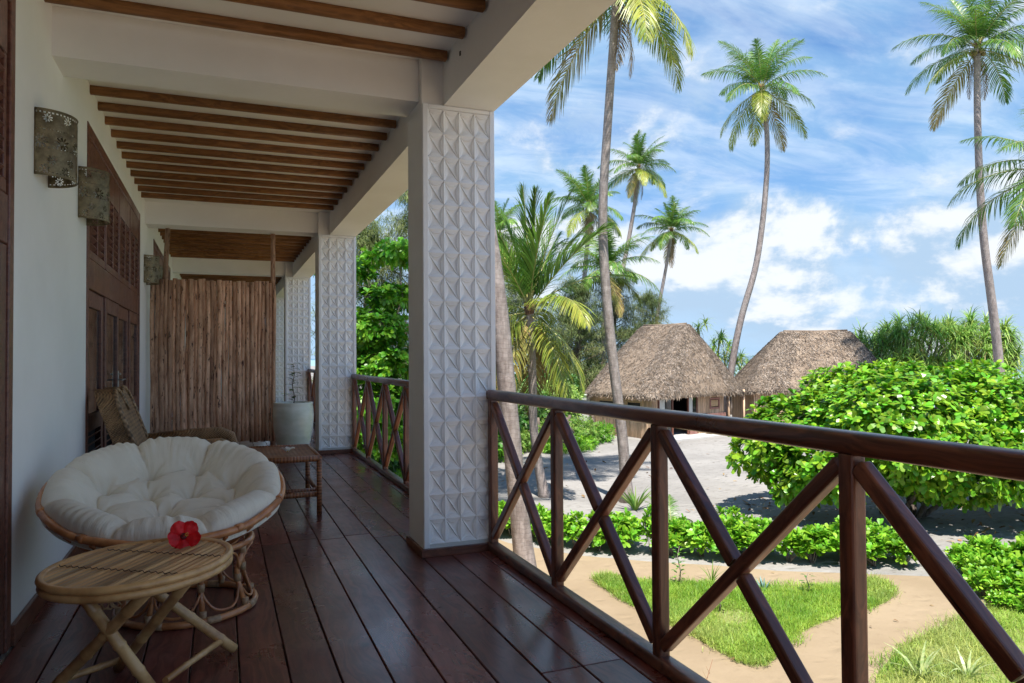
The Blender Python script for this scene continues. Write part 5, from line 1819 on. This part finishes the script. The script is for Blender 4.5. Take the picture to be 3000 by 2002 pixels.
# ------------------------------------------------------------------ greenery behind
def leafy(name, label, cat, x, y, lobes, N, nl, L_, W_, m, seed, th=(25, 85), group=None, trunk=None, shellv=.7, upv=.6):
    rng = np.random.default_rng(seed)
    t = thing(name, label, cat, (x, y, 0), group=group)
    lb = [(a, c, z, ra, rb, rz) for a, c, z, ra, rb, rz in lobes]
    C_, A_ = lobes_points(lb, N, rng, shellv)
    bb = MB()
    rosettes(bb, C_, unit(A_ + np.array([0, 0, upv]) + rng.normal(0, .35, C_.shape)), nl, L_, W_, th, .3, rng=rng)
    M0 = Matrix.Translation((x, y, 0))
    link('foliage', bb.mesh('foliage', m), t, M0)
    sb = MB()
    tr = trunk or (.10, 1.5)
    limb(sb, (0, 0, -.05), (0.1, .05, tr[1]), tr[0], tr[0] * .7, rng)
    for l_ in lb: limb(sb, (.1, .05, tr[1] * .8), l_[:3], tr[0] * .5, .012, rng, 6)
    link('trunk', sb.mesh('trunk', BARK), t, M0)
    return t

def casuarina(label, x, y, h, w_, N, seed, group='feathery casuarina trees behind the lodge'):
    rng = np.random.default_rng(seed)
    t = thing('casuarina_tree', label, 'tree', (x, y, 0), group=group)
    M0 = Matrix.Translation((x, y, 0))
    sb = MB()
    limb(sb, (0, 0, -.05), (.3, 0, h * .95), .22, .03, rng, 10, .02)
    cent, dirs = [], []
    N = int(N * 1.3)
    nb = 60
    for k in range(nb):
        f = (k + .5) / nb
        z0 = h * (.16 + .80 * f)
        a = k * 2.4 + rng.uniform(-.3, .3)
        L_ = w_ * (1.08 - f) ** .7 * rng.uniform(.6, 1.1)
        e = np.array([math.cos(a) * L_, math.sin(a) * L_, z0 + L_ * rng.uniform(.15, .65)])
        limb(sb, (.3 * z0 / h, 0, z0), e, .045 * (1.2 - f), .008, rng, 6, .1)
        m = int(N / nb)
        s_ = rng.uniform(.25, 1.05, (m, 1))
        p = np.array([[.3 * z0 / h, 0, z0]]) * (1 - s_) + e[None] * s_ + rng.normal(0, .22, (m, 3)) * np.array([[1, 1, .8]])
        cent.append(p)
        dirs.append(np.tile((e - np.array([0, 0, z0]))[None] / (L_ + .1), (m, 1)) * .6 + rng.normal(0, .55, (m, 3)) + np.array([[0, 0, -.15]]))
    C_, D_ = np.concatenate(cent), np.concatenate(dirs)
    n = 7
    C2 = np.repeat(C_, n, 0) + rng.normal(0, .05, (len(C_) * n, 3))
    D2 = np.repeat(D_, n, 0) + rng.normal(0, .5, (len(C_) * n, 3))
    bb = MB()
    straps(bb, C2, D2, rng.uniform(.22, .5, len(C2)), rng.uniform(.014, .030, len(C2)), rng.uniform(.6, 1.6, len(C2)), seg=(0, .5, 1), rng=rng)
    link('needles', bb.mesh('needles', NEEDLE), t, M0)
    link('trunk', sb.mesh('trunk', BARK), t, M0)

casuarina('feathery casuarina seen between the columns, tallest one there', 7.3, 29.0, 11.5, 3.4, 3200, 1)
casuarina('darker casuarina left of the tallest one between the columns', 5.0, 27.5, 9.6, 3.0, 2600, 2)
casuarina('casuarina with hanging sprays close beside the nearest column', 9.6, 30.5, 9.0, 3.2, 2600, 3)
casuarina('casuarina behind the young palm, right of the nearest column', 16.5, 40.5, 9.2, 3.4, 2600, 4)
casuarina('casuarina behind the tallest palm trunk', 20.5, 41.0, 9.0, 3.6, 3000, 5)
casuarina('broad casuarina above the left slope of the left hut', 25.2, 44.5, 10.0, 4.0, 3400, 6)
casuarina('loose-crowned casuarina behind the left hut ridge', 28.8, 45.5, 9.0, 3.2, 2400, 7)
casuarina('low casuarina behind the slender leaning palm', 23.0, 46.0, 7.8, 3.6, 2600, 8)

leafy('almond_tree', 'bright broad-leaved tree seen between the two nearest columns', 'tree', 3.75, 19.5,
      [(0, 0, 5.0, 1.1, 1.1, .5), (-.7, .3, 6.6, .9, .9, .3), (.9, .2, 7.1, 1.0, .9, .28), (.2, 0, 4.1, 1.2, 1.1, .6), (.5, .3, 5.9, .8, .8, .3), (.1, .2, 3.1, 1.2, 1.2, .6), (.3, .2, 2.1, 1.1, 1.1, .5)], 1500, 9, .17, .08, LEAF_TREE, 11, trunk=(.12, 5.0), shellv=.5)
for x, y, h, r_, lab, m, sd in ((3.6, 22.5, 2.6, 1.5, 'dark leafy bush under the broad-leaved tree', LEAF_DARK, 12), (5.6, 24.5, 2.6, 1.7, 'dense bush low between the columns', LEAF_DARK, 13),
                            (7.0, 26.5, 3.0, 2.0, 'leafy bush beside the hanging casuarina', LEAF_DARK, 14), (4.6, 19.0, .9, .8, 'bright low shrub on the path edge below the far railing', LEAF_HEDGE, 15),
                            (5.4, 21.0, 1.0, .9, 'bright green shrub beyond the path below the far railing', LEAF_HEDGE, 16), (9.4, 28.5, 3.2, 2.1, 'broad bush just past the nearest column', LEAF_DARK, 17)):
    leafy('bush', lab, 'bush', x, y, [(0, 0, h * .5, r_, r_, h * .5), (r_ * .5, .2, h * .62, r_ * .6, r_ * .6, h * .3), (-r_ * .5, -.2, h * .55, r_ * .6, r_ * .6, h * .35)], 650 if h > 2 else 260, 8, .2 if h > 2 else .13, .09 if h > 2 else .055, m, sd, shellv=.6)
GB = [(12.0, 32.0, 3.4, 2.3, 'tall green bush behind the close palm trunk', LEAF_DARK, 21), (14.6, 33.6, 3.0, 2.4, 'dense green bush behind the young palm', PAND, 22), (17.0, 37.8, 3.4, 2.2, 'bush in front of the casuarinas left of the hut', LEAF_DARK, 23),
      (18.6, 41.0, 3.4, 2.6, 'dark bush behind the left hut wall', LEAF_DARK, 24), (22.6, 43.8, 3.6, 2.8, 'dark bush behind the left hut roof', LEAF_DARK, 25)]
for x, y, h, r_, lab, m, sd in GB:
    leafy('bush', lab, 'bush', x, y, [(0, 0, h * .5, r_, r_, h * .5), (r_ * .5, .2, h * .7, r_ * .6, r_ * .6, h * .3), (-r_ * .5, -.2, h * .6, r_ * .6, r_ * .6, h * .35)], 1100, 8, .24, .075, m, sd, shellv=.6)
UB = [(11.3, 29.5, 1.2, 1.1, 'ferny low bush at the foot of the close palm', LEAF_FERN, 31), (13.1, 30.0, 1.4, 1.3, 'feathery bush between the young palm and the hut', LEAF_FERN, 32),
      (15.0, 30.6, 1.5, 1.4, 'rounded low bush nearest the pole wall of the hut', LEAF_FERN, 33), (16.6, 31.4, 1.1, 1.1, 'sprawling weeds at the corner of the pole wall', LEAF_TREE, 34), (14.2, 29.3, .7, 1.3, 'low green tuft on the sand edge', LEAF_HEDGE, 35),
      (9.8, 27.6, 1.3, 1.2, 'bright low bush left of the young palm trunk', LEAF_TREE, 36)]
for x, y, h, r_, lab, m, sd in UB:
    leafy('low_bush', lab, 'bush', x, y, [(0, 0, h * .45, r_, r_, h * .5), (r_ * .6, .2, h * .5, r_ * .6, r_ * .6, h * .4), (-r_ * .6, -.2, h * .45, r_ * .6, r_ * .6, h * .4)], 420, 9, .17, .035, m, sd, shellv=.45)

# pandanus clumps
PANDY = mat('pandanus_old_leaf', (.42, .40, .12), (.55, .45, .2), .8, rough=.5, island=.4, translucent=.3)
def pandanus(label, x, y, lobes, N, seed, L_=.95):
    rng = np.random.default_rng(seed)
    t = thing('pandanus', label, 'screw pine', (x, y, 0), group='pandanus clumps by the sea')
    M0 = Matrix.Translation((x, y, 0))
    C_, A_ = lobes_points(lobes, N, rng, .72)
    nl = 30
    ph = (np.arange(nl)[None] * 2.4 + rng.uniform(0, 6.3, (N, 1)))[..., None]
    el = np.radians(np.linspace(8, 128, nl))[None, :, None] + rng.normal(0, .10, (N, nl, 1))
    ax = unit(A_ * .75 + np.array([0, 0, .9]) + rng.normal(0, .12, C_.shape))
    u, v = basis(ax)
    D_ = np.cos(el) * ax[:, None] + np.sin(el) * (np.cos(ph) * u[:, None] + np.sin(ph) * v[:, None])
    D_ = D_.reshape(-1, 3)
    CC = np.repeat(C_, nl, 0)
    n = len(CC)
    bb = MB()
    mi = np.tile(np.arange(nl) > nl - 7, N) & (rng.random(n) < .7)
    LL, BB = L_ * rng.uniform(.65, 1.1, n), rng.uniform(.6, 1.5, n)
    straps(bb, CC[~mi], D_[~mi], LL[~mi], np.full((~mi).sum(), .085), BB[~mi], seg=(0, .35, .7, 1), rng=rng)
    straps(bb, CC[mi], D_[mi], LL[mi], np.full(mi.sum(), .07), BB[mi] + .6, seg=(0, .35, .7, 1), rng=rng, mi=1)
    link('leaves', bb.mesh('leaves', (PAND, PANDY)), t, M0)
    sb = MB()
    for k in range(int(6 + N / 12)):
        c_ = C_[rng.integers(len(C_))]
        limb(sb, (c_[0] * .5 + rng.normal(0, .3), c_[1] * .5 + rng.normal(0, .3), -.05), c_, .09, .06, rng, 7, .06)
    link('trunk', sb.mesh('trunk', BARK), t, M0)
tv, nv_ = np.array([math.cos(.75), -math.sin(.75)]), np.array([math.sin(.75), math.cos(.75)])
def pl_(a, c, z, ra, rz): return (tv[0] * a + nv_[0] * c, tv[1] * a + nv_[1] * c, z, ra, ra, rz)
pandanus('largest pandanus clump with drooping strap leaves at the right', 38.8, 31.2, [pl_(0, 0, 4.9, 2.6, 1.5), pl_(-2.3, .2, 4.4, 1.9, 1.4), pl_(2.4, 0, 4.8, 2.1, 1.5), pl_(-.8, -1.0, 4.0, 2.0, 1.2), pl_(1.5, -1.0, 4.1, 1.9, 1.2), pl_(3.2, .2, 3.9, 1.5, 1.3), pl_(-3.2, 0, 4.2, 1.2, .9)], 300, 3, 1.1)
pandanus('pandanus poking up behind the ridge of the left hut', 30.6, 41.6, [(0, 0, 5.7, .9, .9, .9), (-1.0, .3, 4.6, .9, .9, .8), (1.2, -.4, 4.5, .9, .9, 1.0)], 26, 4, .95)
pandanus('pandanus clump in the gap between the two huts', 33.6, 42.0, [(-.6, 0, 3.6, 1.3, 1.3, 1.0), (0, 0, 2.9, 1.3, 1.3, 1.2), (1.6, -.5, 2.6, 1.2, 1.2, 1.1)], 46, 5, .9)
pandanus('pandanus right of the gap palm, behind the right hut', 36.3, 41.0, [(0, 0, 3.2, 1.6, 1.6, 1.2), (2.2, -1.2, 3.0, 1.5, 1.5, 1.1)], 44, 6, .9)
pandanus('low dark pandanus at the right edge by the sea', 38.8, 24.9, [(0, 0, 2.2, 1.6, 1.6, 1.5), (1.2, -.9, 1.5, 1.3, 1.3, 1.1)], 40, 7, .9)
